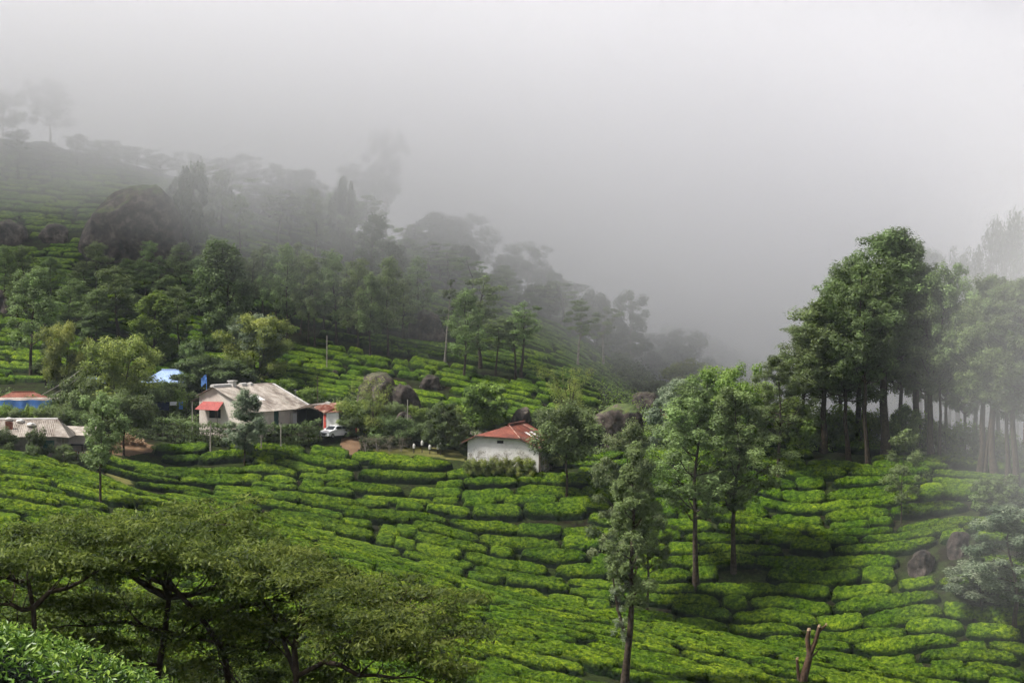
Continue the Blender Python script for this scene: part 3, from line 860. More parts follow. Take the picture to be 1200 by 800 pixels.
def acacia(seed, H, forks, crown_z, spread, n_each, lobes_n, center=(0, 0), leaf=0.13, trunk_pts=None, trunk_r=0.22, flat=0.28):
    """A spreading flat-topped tree: a leaning trunk, long crooked limbs and layers of feathery leaf sprays."""
    rng = np.random.default_rng(seed)
    paths, lobes = [], []
    tp = np.array(trunk_pts, float)
    paths.append((tp, np.linspace(trunk_r * 1.2, trunk_r * 0.55, len(tp))))
    for (i0, az, ln, zend, r0) in forks:
        p0 = tp[i0]
        k = 7
        f = np.linspace(0, 1, k)
        az_ = az + np.cumsum(rng.normal(0, 0.16, k)) * 0.8
        stp = ln / (k - 1)
        pts = [p0]
        for q in range(1, k):
            z = p0[2] + (zend - p0[2]) * (f[q] ** 0.8) + rng.normal(0, 0.10)
            pts.append(np.array((pts[-1][0] + math.cos(az_[q]) * stp, pts[-1][1] + math.sin(az_[q]) * stp, z)))
        pts = np.array(pts)
        paths.append((pts, r0 * (1 - 0.82 * f)))
        for q in range(1, k):
            for s in (-1, 1):
                if rng.random() < 0.2: continue
                a2 = az_[q] + s * rng.uniform(0.5, 1.2)
                l2 = ln * rng.uniform(0.18, 0.42) * (1.1 - 0.5 * f[q])
                zt = crown_z(pts[q][0], pts[q][1]) + rng.normal(0, 0.30)
                e = pts[q] + np.array((math.cos(a2) * l2, math.sin(a2) * l2, 0))
                e[2] = max(pts[q][2] + 0.15, min(zt, pts[q][2] + l2 * 0.9))
                m = (pts[q] * 0.55 + e * 0.45) + np.array((0, 0, -0.07 * l2)) + rng.normal(0, 0.08, 3)
                paths.append(([pts[q], m, e], [r0 * (1 - 0.8 * f[q]) * 0.5, r0 * 0.22, r0 * 0.07]))
                for w_ in range(3):
                    a3 = a2 + rng.normal(0, 0.9); l3 = rng.uniform(0.5, 1.3)
                    e3 = e + np.array((math.cos(a3) * l3, math.sin(a3) * l3, rng.uniform(-0.1, 0.35)))
                    paths.append(([m * .3 + e * .7, e3], [r0 * 0.10, r0 * 0.03]))
                    R = rng.uniform(0.5, 0.95)
                    lobes.append((*e3, R, R, R * flat, rng.normal(0.5, 0.17)))
    for _ in range(lobes_n):
        a, rr = rng.uniform(0, 6.283), math.sqrt(rng.random())
        x, y = center[0] + spread[0] * rr * math.cos(a), center[1] + spread[1] * rr * math.sin(a)
        low = rng.random() < 0.30
        if low: y = center[1] + rng.uniform(0.9, 1.0 * spread[1])     # the lower foliage is on the far side
        z = crown_z(x, y) - abs(rng.normal(0, 0.45)) - (rng.uniform(0.8, 4.8) if low else 0)
        R = rng.uniform(0.5, 1.0)
        lobes.append((x, y, z, R, R, R * flat, rng.normal(0.5, 0.17)))
    V, Q, _ = tube_np(paths, 7)
    tm = mesh_np('trunk', V, [Q], [M['bark']], smooth=True)
    V, Q, ti = leaf_cards(rng, lobes, n_each, leaf, 0.36, 0.9, 0.35, 0.15)
    cm = mesh_np('crown', V, [Q], [M['leaf_acacia']], {'tint': ti})
    return tm, cm
# ------------------------------------------------------------------ buildings
def on_ground(u, D, sink=0.0):
    p = at(u, D); p[2] -= sink
    return p
_corr = {}
def corrugated(w, l, n, mat, amp=0.035):
    """One corrugated roof sheet lying in local XY (ridges along Y), shared by all sheets of that size."""
    key = (round(w, 2), round(l, 2), n, mat)
    if key not in _corr:
        k = n * 4
        xs_ = np.linspace(0, w, k + 1)
        z = amp * np.sin(np.arange(k + 1) * math.pi / 2)
        V = np.concatenate([np.c_[xs_, np.full(k + 1, y), z + dz] for y, dz in ((0, 0), (l, 0), (0, -0.02), (l, -0.02))])
        m = k + 1
        i = np.arange(k)
        Q = np.concatenate([np.stack([i, i + 1, i + 1 + m, i + m], 1), np.stack([i + 2 * m, i + 3 * m, i + 1 + 3 * m, i + 1 + 2 * m], 1),
                            np.stack([i, i + 2 * m, i + 1 + 2 * m, i + 1], 1), np.stack([i + m, i + 1 + m, i + 1 + 3 * m, i + 3 * m], 1),
                            np.array([[0, m, 3 * m, 2 * m], [k, k + 2 * m, k + 3 * m, k + m]])])
        _corr[key] = mesh_np('roof_sheet', V, [Q], [M[mat]])
    return _corr[key]
def roof_plane(parent, p0, ex, ey, nx_, ny_, mat, alt=None, skip=None, rng=None, lap=0.12, jig=0.02):
    """Cover the parallelogram p0 + a*ex + b*ey (ex along the eave, ey up the slope) with overlapping sheets, each a part."""
    p0, ex, ey = (np.array(q, float) for q in (p0, ex, ey))
    w, l = np.linalg.norm(ex) / nx_, np.linalg.norm(ey) / ny_
    ux, uy = ex / np.linalg.norm(ex), ey / np.linalg.norm(ey)
    nz_ = np.cross(ux, uy); nz_ /= np.linalg.norm(nz_)
    from mathutils import Matrix
    rng = rng or random.Random(3)
    for j in range(ny_):
        for i in range(nx_):
            m_ = mat
            if alt and (i, j) in alt: m_ = alt[(i, j)]
            if skip and skip(i, j): continue
            me = corrugated(w + 0.05, l + lap, 5, m_)
            o = link('roof_sheet', me, parent)
            o_ = p0 + ux * (i * w + rng.uniform(-jig, jig)) + uy * (j * l) + nz_ * (0.04 + 0.010 * j + rng.uniform(0, 0.008) + 0.006 * (i % 2))
            uy2 = np.cross(nz_, ux)
            o.matrix_local = Matrix(((ux[0], uy[0], nz_[0], o_[0]), (ux[1], uy[1], nz_[1], o_[1]), (ux[2], uy[2], nz_[2], o_[2]), (0, 0, 0, 1)))

def wall_panel(parent, name, pts, y0, y1, mat):
    return MB().prism(pts, y0, y1).build(name, M[mat], parent)

# --- the long cream house on the terrace
def long_house():
    p = P(250, 501.5, 202)
    r = thing('long_house', 'long cream house with weathered grey sheet roof and red window awning behind clipped hedge', 'house', p, math.radians(-25))
    keep_clear(p, 3.0)
    A, E0, E1, L = 4.85, 3.9, 2.15, 12.4
    f = MB()
    f.prism([(-2, -2.8), (-0.62, -2.8), (-0.62, 1.2), (-0.62, 2.25), (-2, 2.25)], 0, 0.25)
    f.prism([(1.05, -2.8), (5.5, -2.8), (5.5, 2.1), (5.37, 2.25), (1.05, 2.25)], 0, 0.25)
    f.prism([(-0.62, -2.8), (1.05, -2.8), (1.05, 1.2), (-0.62, 1.2)], 0, 0.25)
    f.prism([(-2, 2.25), (5.37, 2.25), (0, A - 0.1), (-2, E0 - 0.1)], 0, 0.25)
    f.build('gable_wall', M['cream'], r)
    side = MB()
    segs = [(0.25, 4.6), (5.7, 8.2), (8.45, L)]
    for a, b in segs: side.box(5.25, 5.5, a, b, -2.8, 2.1)
    side.box(5.25, 5.5, 4.6, 5.7, 2.0, 2.1); side.box(5.25, 5.5, 8.2, 8.45, 1.6, 2.1)
    side.box(-2, -1.75, 0.25, L, -2.8, E0 - 0.12)
    side.prism([(-1.75, -2.8), (5.25, -2.8), (5.25, 2.05), (0, A - 0.12), (-1.75, E0 - 0.2)], L - 0.25, L)
    side.build('side_wall', M['cream'], r)
    d = MB().box(5.32, 5.40, 4.6, 5.7, -0.4, 2.0).build('door', M['greenpaint'], r)
    MB().box(5.40, 5.46, 5.45, 5.52, 0.7, 0.85).build('handle', M['steel'], d)
    wmb = MB().box(-0.62, 1.05, 0.12, 0.16, 1.2, 2.25).build('window', M['glass'], r)
    fr = MB()
    for x in (-0.62, 0.2, 0.97): fr.box(x, x + 0.08, 0.04, 0.12, 1.2, 2.25)
    fr.box(-0.62, 1.05, 0.04, 0.12, 2.17, 2.25).box(-0.62, 1.05, 0.02, 0.12, 1.14, 1.2)
    fr.build('frame', M['tim'], wmb)
    aw = MB().slab([(-1.95, -1.0, 2.25), (1.3, -1.0, 2.15), (1.45, -0.01, 3.12), (-1.45, -0.01, 3.15)], 0.05).build('awning', M['awning'], r)
    for x in (-1.9, 1.2): MB().tube([(x, -0.93, -2.0), (x, -0.93, 2.2)], [0.035, 0.035]).build('awning_post', M['tim'], aw)
    # roof sheets in courses
    sl = math.atan2(A - E1, 5.5)
    ex, ey = np.array((0, L + 0.6, 0)), np.array((-5.9, 0, (A - E1) * 5.9 / 5.5))
    rng = random.Random(11)
    roof_plane(r, (5.9, -0.3, E1 - 0.20), ex, ey, 13, 5, 'sheet', {(4, 2): 'sheet_white', (5, 2): 'sheet_white', (9, 1): 'greywall', (2, 3): 'greywall'}, rng=rng, jig=0.05)
    roof_plane(r, (-2.3, L + 0.3, E0 - 0.14), (0, -(L + 0.6), 0), (2.35, 0, 1.06), 13, 2, 'sheet', rng=rng, jig=0.05)
    # pale mortar caps along the ridge and down the far verge
    for i in range(9):
        y = -0.3 + i * 0.62 + (0 if i < 6 else 2.2)
        if i == 8: y += 0.6
        b = MB().prism([(-0.30, A + 0.02), (0.34, A - 0.02), (0.20, A + 0.26), (0, A + 0.34), (-0.2, A + 0.27)], y, y + 0.58)
        b.build('ridge_cap', M['cap'], r)
    for i in range(10):
        x = 0.25 + i * 0.57
        z = A - x * (A - E1) / 5.5
        MB().slab([(x, L - 0.02, z + 0.20), (x + 0.62, L - 0.02, z - 0.10), (x + 0.62, L + 0.36, z - 0.10), (x, L + 0.36, z + 0.20)], 0.16).build('verge_cap', M['cap'], r)
    ch = MB().box(-0.35, 0.35, 3.6, 4.3, A - 0.2, A + 0.55).box(-0.45, 0.45, 3.5, 4.4, A + 0.55, A + 0.68)
    ch.build('chimney', M['cap'], r)
    MB().tube([(4.0, L - 0.6, 2.7), (4.0, L - 0.6, 4.3)], [0.03, 0.02]).box(3.75, 4.25, L - 0.62, L - 0.58, 4.1, 4.14).build('antenna', M['steel'], r)
    # open lean-to on the left, on thin posts
    MB().slab([(-3.4, 0.2, 3.1), (-2.05, 0.2, 3.72), (-2.05, 7, 3.72), (-3.4, 7, 3.1)], 0.06).build('lean_to_roof', M['tim'], r)
    for y in (0.4, 3.5, 6.8): MB().tube([(-3.3, y, -1), (-3.3, y, 3.1)], [0.06, 0.05]).build('lean_to_post', M['pole'], r)
    # dark open bay at the far end
    return r
long_house()

def carport():
    p = P(362, 497, 207)
    r = thing('carport', 'dark open lean-to between the long cream house and the rusty tin shed', 'shelter', p, math.radians(-14))
    keep_clear(p, 2.0)
    MB().box(-1.55, -1.4, 0.1, 3, -1, 1.75).box(-1.4, 1.4, 2.9, 3, -1, 1.75).box(1.28, 1.4, 0.6, 2.9, -1, 1.5).build('wall', M['dark'], r)
    MB().box(-2.1, -1.56, 0.0, 0.15, -1, 1.35).build('wall_panel', M['sheet_white'], r)
    MB().slab([(-1.9, -0.5, 1.75), (0.2, -0.5, 2.12), (0.2, 3.1, 2.5), (-1.9, 3.1, 2.1)], 0.08).slab([(0.21, -0.5, 2.12), (2.0, -0.5, 1.5), (2.0, 3.1, 1.9), (0.21, 3.1, 2.5)], 0.08).build('roof', M['tim'], r)
    for x in (-1.5, 1.35): MB().tube([(x, 0.0, -1), (x, 0.0, 1.7 if x < 0 else 1.6)], [0.06, 0.05]).build('post', M['tim'], r)
carport()

def tin_shed():
    p = P(386, 498.5, 205)
    r = thing('tin_shed', 'small grey shed with flaking rusty red tin roof behind the parked car', 'shed', p, math.radians(-10))
    keep_clear(p, 1.8)
    MB().prism([(-0.35, -1), (1.15, -1), (1.15, 1.6), (-0.35, 1.55)], 0, 0.12).box(1.03, 1.15, 0.12, 2.4, -1, 1.6).box(-0.95, 1.03, 2.3, 2.4, -1, 1.9).build('wall', M['white'], r)
    MB().slab([(-0.95, 0.55, -1), (-0.36, 0.02, -1), (-0.36, 0.02, 1.55), (-0.95, 0.55, 1.7)], 0.08).build('side_wall', M['greywall'], r)
    d = MB().slab([(-0.86, 0.44, -0.4), (-0.48, 0.10, -0.4), (-0.48, 0.10, 1.35), (-0.86, 0.44, 1.35)], 0.05).build('door', M['gatered'], r)
    MB().box(-0.58, -0.54, 0.08, 0.12, 0.5, 0.62).build('handle', M['steel'], d)
    rng = random.Random(4)
    roof_plane(r, (-0.5, -0.35, 1.52), (2.1, 0.25, 0.12), (-0.75, 2.0, 0.95), 3, 2, 'rust2', rng=rng)
    roof_plane(r, (-2.3, 1.3, 2.10), (1.75, -1.6, -0.58), (1.15, 0.55, 0.45), 3, 1, 'rust2', rng=rng)
    MB().slab([(1.6, -0.1, 1.62), (1.75, 2.3, 1.9), (-0.9, 2.4, 2.3), (-1.0, 2.2, 2.35)], 0.05).build('roof_back', M['rust2'], r)
    MB().prism([(-2.8, 2.42), (-0.3, 2.42), (-0.45, 2.72), (-0.9, 2.80), (-1.1, 2.66)], 1.55, 2.1).build('ridge_cap', M['cap'], r)
tin_shed()

# --- the whitewashed house with the red roof
def red_house():
    p = P(548, 545, 198)
    r = thing('red_roofed_house', 'low whitewashed house with rusty red tin roof at the top of the tea slope', 'house', p, math.radians(-17))
    for a in (1, 4.2, 7.6): keep_clear(p + np.array((a, 1.5 - 0.3 * a, 0)), 1.7)
    z0, zl, zr, L = 3.05, 3.45, 2.05, 8.0
    w = MB()
    w.prism([(0, -1.5), (4.35, -1.5), (4.35, 2.62), (3.55, 2.62), (3.55, 3.30), (1.2, 3.42), (0, 3.0)], 0, 0.22)
    w.prism([(4.35, -1.5), (8.6, -1.5), (8.6, 2.15), (6.3, 3.16), (4.35, 3.26)], 0, 0.22)
    w.prism([(3.55, 2.95), (4.35, 2.95), (4.35, 3.26), (3.55, 3.30)], 0, 0.22)
    w.build('gable_wall', M['white'], r)
    MB().box(3.55, 4.35, 0.16, 0.2, 2.62, 2.95).build('vent', M['dark'], r)
    s = MB().box(8.38, 8.6, 0.22, 1.0, -1.5, 2.1).box(8.38, 8.6, 2.0, L, -1.5, 2.1).box(0, 0.22, 0.22, L, -1.5, 2.9).prism([(0.22, -1.5), (8.38, -1.5), (8.38, 2.1), (4.3, 4.3), (0.22, 2.9)], L - 0.2, L)
    s.build('side_wall', M['white'], r)
    MB().box(8.3, 8.37, 1.0, 2.0, -1.5, 2.05).build('door', M['dark'], r)
    pp = MB().box(8.62, 8.80, -0.12, 0.06, -1.5, 2.0).build('corner_post', M['tim'], r)
    rng = random.Random(5)
    # hipped front, right slope, left slope
    ap = np.array((4.4, 2.1, 4.55)); hl = np.array((1.05, -0.35, 3.52)); hr = np.array((6.45, -0.35, 3.26))
    MB().slab([hl, hr, ap + (0.02, -0.02, 0), ap + (-0.02, -0.02, 0)], 0.06).build('hip', M['rust'], r)
    MB().tube([hr + (0, 0, 0.06), ap + (0, 0, 0.06)], [0.07, 0.07]).build('hip_cap', M['rust2'], r)
    ey = np.array((-4.8, 0, 2.62))
    # right slope as sheets, with two pale translucent ones
    roof_plane(r, (9.2, 2.1, 1.92), (0, L - 1.6, 0), ey, 7, 3, 'rust', {(1, 1): 'sheet_white', (3, 1): 'sheet_white', (2, 0): 'rust2', (5, 2): 'rust2'}, rng=rng)
    # the slanting sheets along the front of the right slope
    MB().slab([(9.25, -0.35, 1.92), (9.2, 2.12, 1.99), ap + (0, 0.02, 0.05), hr + (0, 0, 0.05)], 0.05).build('front_slope', M['rust'], r)
    MB().slab([(-0.65, -0.35, 2.70), hl, ap, (-0.65, 2.15, 2.70)], 0.06).build('left_front_slope', M['rust'], r)
    roof_plane(r, (-0.65, L + 0.4, 2.68), (0, -(L - 1.6), 0), (5.0, 0, 1.85), 6, 3, 'rust', rng=rng)
    MB().tube([(4.4, 2.0, 4.72), (4.4, L + 0.4, 4.72)], [0.13, 0.13], 8).build('ridge_cap', M['rust'], r)
    MB().slab([(-0.72, -0.38, 2.62), (-0.72, -0.42, 2.62), (1.05, -0.42, 3.44), (1.05, -0.38, 3.44)], 0.14).build('barge_board', M['tim'], r)
    MB().slab([(6.4, -0.42, 3.08), (9.25, -0.42, 1.76), (9.25, -0.42, 1.92), (6.4, -0.42, 3.24)], 0.05).build('barge_board', M['tim'], r)
    MB().slab([(1.05, -0.42, 3.34), (6.4, -0.42, 3.08), (6.4, -0.42, 3.24), (1.05, -0.42, 3.50)], 0.05).build('barge_board', M['tim'], r)
    # low annexe roof behind on the left
    q = P(558, 521, 212)
    a = thing('annexe', 'low annexe with pale weathered sheet roof behind the left corner of the red-roofed house', 'outbuilding', q, math.radians(20))
    keep_clear(q, 2)
    MB().box(-1.5, 1.9, 0, 3, -3, 0.35).build('wall', M['greywall'], a)
    roof_plane(a, (-1.7, -0.5, 0.22), (4.0, 0, 0.35), (0.5, 3.6, 1.05), 4, 1, 'sheet', rng=rng)
    # frames leaning by the wall
    fq = at(571, 196.6)
    fr = thing('metal_frame', 'rusty metal bed frame standing against the white wall of the red-roofed house', 'metal frame', fq, math.radians(-17))
    m = MB()
    for x in (-1.3, -0.6, 0.1, 0.8): m.tube([(x, 0, 0), (x, 0.05, 1.75 if x < 0.5 else 1.55)], [0.032, 0.032])
    m.build('upright', M['steel'], fr)
    m = MB()
    for z in (0.75, 1.2, 1.72): m.tube([(-1.3, 0.02, z), (0.8, 0.02, z - (0.05 if z > 1.5 else 0))], [0.03, 0.03])
    m.build('rail', M['steel'], fr)
    m = MB().box(0.95, 2.0, 0, 0.5, 0.9, 0.98)
    for x in (1.0, 1.95): m.tube([(x, 0.1, 0), (x, 0.1, 0.9)], [0.03, 0.03]).tube([(x, 0.45, 0), (x, 0.45, 1.35)], [0.03, 0.03])
    m.build('side_table', M['steel'], fr)
    pt = at(621, 195.6); pt[2] += 0.75
    o = thing('flower_pot', 'orange pot beside the right corner of the red-roofed house', 'pot', at(621, 195.8))
    MB().tube([(0, 0, 0), (0, 0, 0.5), (0, 0, 0.9)], [0.22, 0.32, 0.36], 10).tube([(0, 0, 0.9), (0, 0, 1.0)], [0.40, 0.40], 10).build('pot_body', M['orange'], o)
    MB().tube([(0, 0, 0.86), (0, 0, 0.95)], [0.34, 0.33], 10).build('soil', M['earth'], o)
red_house()

# --- the low tiled house at the left edge
def left_house():
    p = P(73, 534, 189)
    r = thing('tiled_house', 'low grey house with stone-weighted tiled roof and green shutter by the bright tea rows', 'house', p, math.radians(6))
    keep_clear(p + np.array((-3, 2, 0)), 4.5); keep_clear(p + np.array((-9, 2, 0)), 4.5)
    W0, Dp, ev = -11.5, 5.2, 2.25
    w = MB().box(W0, -2.1, 0, 0.22, -1.5, ev).box(-0.85, 0, 0, 0.22, -1.5, ev).box(-2.1, -0.85, 0, 0.22, -1.5, 0.45).box(-2.1, -0.85, 0, 0.22, 1.75, ev)
    w.box(-0.22, 0, 0.22, Dp, -1.5, ev).box(W0, -0.22, Dp - 0.2, Dp, -1.5, ev)
    w.build('wall', M['greywall'], r)
    s = MB().box(-2.1, -0.85, 0.08, 0.14, 0.45, 1.75).build('shutter', M['greenpaint'], r)
    MB().box(-1.52, -1.44, 0.04, 0.08, 0.45, 1.75).box(-2.1, -0.85, 0.02, 0.08, 0.38, 0.45).build('shutter_bar', M['greenpaint'], s)
    MB().box(-2.4, -0.7, -0.12, 0.02, -1.4, 0.25).build('plinth', M['greywall'], r)
    rng = random.Random(6)
    run, rise = 3.1, 1.75
    roof_plane(r, (W0 - .4, -0.55, ev - 0.12), (11.0, 0, 0), (0, run, rise), 11, 3, 'sheet', {(8, 1): 'greywall', (5, 0): 'greywall'}, rng=rng, jig=0.05)
    MB().slab([(-0.92, -0.55, ev - 0.05), (0.85, -0.35, ev - 0.2), (-0.75, 2.45, ev + 1.62), (-0.95, 2.45, ev + 1.66)], 0.06).build('hip', M['sheet'], r)
    MB().slab([(0.85, -0.34, ev - 0.2), (0.85, 5.8, ev - 0.2), (-0.8, 2.75, ev + 1.62), (-0.78, 2.45, ev + 1.62)], 0.06).build('hip_end', M['sheet'], r)
    roof_plane(r, (-0.5, 5.8, ev - 0.12), (-11.4, 0, 0), (0, -3.2, rise), 11, 3, 'sheet', rng=rng, jig=0.05)
    MB().tube([(W0 - .4, 2.58, ev + 1.72), (-0.85, 2.58, ev + 1.72)], [0.12, 0.12], 8).build('ridge_cap', M['cap'], r)
    ch = MB()
    for dx in (0, 0.28, 0.56): ch.box(-6.3 + dx, -6.06 + dx, 0.7, 0.95, ev + 0.2, ev + 1.55 - 0.08 * dx)
    ch.build('chimney', M['tile'], r)
    # stones and bundles holding the roof down
    for (x, y, z, sx, cap) in ((-6.2, 2.4, 1.95, 0.42, 'white plastic bundle weighing down the tiled roof, leftmost of three'), (-4.9, 2.0, 1.72, 0.46, 'cream sack weighing down the tiled roof, middle one of three'), (-3.6, 1.3, 1.38, 0.50, 'yellowish sack weighing down the tiled roof, rightmost of three')):
        bm = bmesh.new(); bmesh.ops.create_icosphere(bm, subdivisions=3, radius=1)
        for v in bm.verts:
            n = mnoise.noise(v.co * 1.7 + Vector((x, 0, 0)))
            v.co = Vector((v.co.x * sx * (1 + .3 * n), v.co.y * sx * 0.8 * (1 + .3 * n), v.co.z * sx * 0.5 * (1 + .35 * n)))
        me = bpy.data.meshes.new('roof_sack'); bm.to_mesh(me); bm.free()
        me.materials.append(M['cap'])
        for q in me.polygons: q.use_smooth = True
        c, s_ = math.cos(math.radians(6)), math.sin(math.radians(6))
        tag(link('roof_sack', me, None, (p[0] + c * x - s_ * y, p[1] + s_ * x + c * y, p[2] + ev + z - 0.22)), cap, 'sack', 'bundles on the tiled roof')
    # lean-to with a pale wall and a low dark shelter, red gate in front
    q = at(83, 193)
    l = thing('lean_to_shed', 'pale walled lean-to between the tiled house and the slender tree', 'shed', q, math.radians(4))
    keep_clear(q, 1.8)
    MB().box(-0.9, 2.2, 0.6, 0.8, -1, 1.9).box(2.0, 2.2, 0.8, 3, -1, 1.8).build('wall', M['cream'], l)
    MB().slab([(-2.8, 0.2, 1.95), (2.4, 0.2, 1.75), (2.4, 3.2, 2.6), (-2.8, 3.2, 2.8)], 0.08).build('roof', M['sheet'], l)
    MB().box(-0.1, 2.8, -0.5, 0.4, 0.72, 0.86).build('bench_top', M['dark'], l)
    for x in (0.0, 1.3, 2.7): MB().box(x - .06, x + .06, -0.45, -0.33, -1, 0.72).build('bench_leg', M['tim'], l)
    g = at(95, 189.5)
    ga = thing('red_gate', 'small faded red gate beside the pale lean-to', 'gate', g, math.radians(5))
    for x in (-0.62, 0.62): MB().box(x - .06, x + .06, -.06, .06, -0.2, 1.1).build('gate_post', M['gatered'], ga)
    for z in (0.25, 0.85): MB().box(-.56, .56, -.025, .025, z, z + 0.09).build('rail', M['gatered'], ga)
    for x in (-0.4, -0.15, 0.1, 0.35): MB().box(x - .05, x + .05, -.06, -.027, 0.1, 1.05).build('slat', M['cap'], ga)
left_house()

def small_house(name, label, cat, u, v, D, W_, Dp, hw, rise, wall, roof, rot=0.0, door=None, hip=True):
    p = P(u, v, D)
    r = thing(name, label, cat, p, math.radians(rot))
    keep_clear(p, max(W_, Dp) * 0.5)
    a, b, o = W_ / 2, Dp, 0.35
    z0 = -3.0
    MB().box(-a, -0.5, 0, 0.2, z0, hw).box(0.5, a, 0, 0.2, z0, hw).box(-0.5, 0.5, 0, 0.2, hw - 0.4, hw).box(-a, -a + .2, .2, b, z0, hw).box(a - .2, a, .2, b, z0, hw).box(-a + .2, a - .2, b - .2, b, z0, hw).build('wall', M[wall], r)
    MB().box(-0.5, 0.5, 0.08, 0.14, z0, hw - 0.4).build('door', M[door or 'tim'], r)
    k = 0.28 * W_ if hip else -0.3
    R0, R1 = (-a + k, b / 2, hw + rise), (a - k, b / 2, hw + rise)
    c = [(-a - o, -o, hw - .1), (a + o, -o, hw - .1), (a + o, b + o, hw - .1), (-a - o, b + o, hw - .1)]
    MB().slab([c[0], c[1], R1, R0], 0.06).build('roof_front', M[roof], r)
    MB().slab([c[2], c[3], R0, R1], 0.06).build('roof_back', M[roof], r)
    for nm, q in (('roof_end', [c[1], c[2], R1]), ('roof_end', [c[3], c[0], R0])):
        q = [np.array(t) for t in q]
        MB().slab([q[0], q[1], q[2] + (q[1] - q[2]) * 0.01, q[2] + (q[0] - q[2]) * 0.01], 0.06).build(nm, M[roof], r)
    MB().tube([np.array(R0) + (0, 0, .05), np.array(R1) + (0, 0, .05)], [0.09, 0.09], 6).build('ridge_cap', M[roof], r)
    return r
small_house('blue_roofed_house', 'house with pale blue hipped metal roof half hidden by trees left of the cream house', 'house', 190, 456, 228, 5.6, 5.0, 1.0, 1.5, 'cream', 'bluesheet', -14)
small_house('small_blue_roofed_hut', 'small hut with pale blue roof just showing through the drooping yellow green tree', 'hut', 113, 453, 226, 1.8, 2.2, 0.6, 0.5, 'greywall', 'bluesheet', 10, hip=False)
small_house('teal_house', 'far house with teal walls and red tiled roof glimpsed between tree crowns', 'house', 778, 498, 236, 3.4, 3.0, 1.15, 1.0, 'teal', 'tile', -20)
small_house('distant_hut', 'tiny pale roofed hut at the far end of the tea hill', 'hut', 733, 447, 272, 1.9, 1.6, 0.45, 0.35, 'cream', 'sheet_white', 8, hip=False)
small_house('red_tiled_shack', 'low shack with red tiled roof behind the long blue tarpaulin', 'shack', 24, 474, 214, 6.6, 3.0, 0.6, 0.9, 'tile', 'tile', 4)
def blue_shelter():
    p = P(30, 492, 207)
    r = thing('tarpaulin_shelter', 'long shelter hung with bright blue tarpaulin behind the shrubs at the left edge', 'shelter', p, math.radians(3))
    rng = np.random.default_rng(8)
    n, m = 40, 5
    xs_ = np.linspace(-4.4, 3.4, n); zs = np.linspace(0.4, 2.4, m)
    X_, Z_ = np.meshgrid(xs_, zs, indexing='ij')
    Yv = 0.09 * np.sin(X_ * 3.1 + 0.6 * np.sin(X_ * 1.7)) * (1.2 - Z_ / 2.6)
    Zv = Z_ + 0.07 * np.sin(X_ * 2.3) * (Z_ > 2.2)
    V = np.concatenate([np.stack([X_, Yv, Zv], -1).reshape(-1, 3), np.stack([X_, Yv + 0.02, Zv], -1).reshape(-1, 3)])
    i = (np.arange(n - 1)[:, None] * m + np.arange(m - 1)[None, :]).ravel()
    Q = np.stack([i, i + m, i + m + 1, i + 1], 1)
    link('tarpaulin', mesh_np('tarpaulin', V, [Q, Q[:, ::-1] + n * m], [M['tarp']], smooth=True), r)
    MB().slab([(-4.5, 0.03, 2.42), (3.5, 0.03, 2.42), (3.5, 3.2, 2.6), (-4.5, 3.2, 2.6)], 0.05).build('roof', M['sheet'], r)
    for x in (-4.3, -1.8, 0.8, 3.3): MB().tube([(x, 0.1, -1.5), (x, 0.1, 2.4)], [0.06, 0.05]).build('post', M['tim'], r)
blue_shelter()

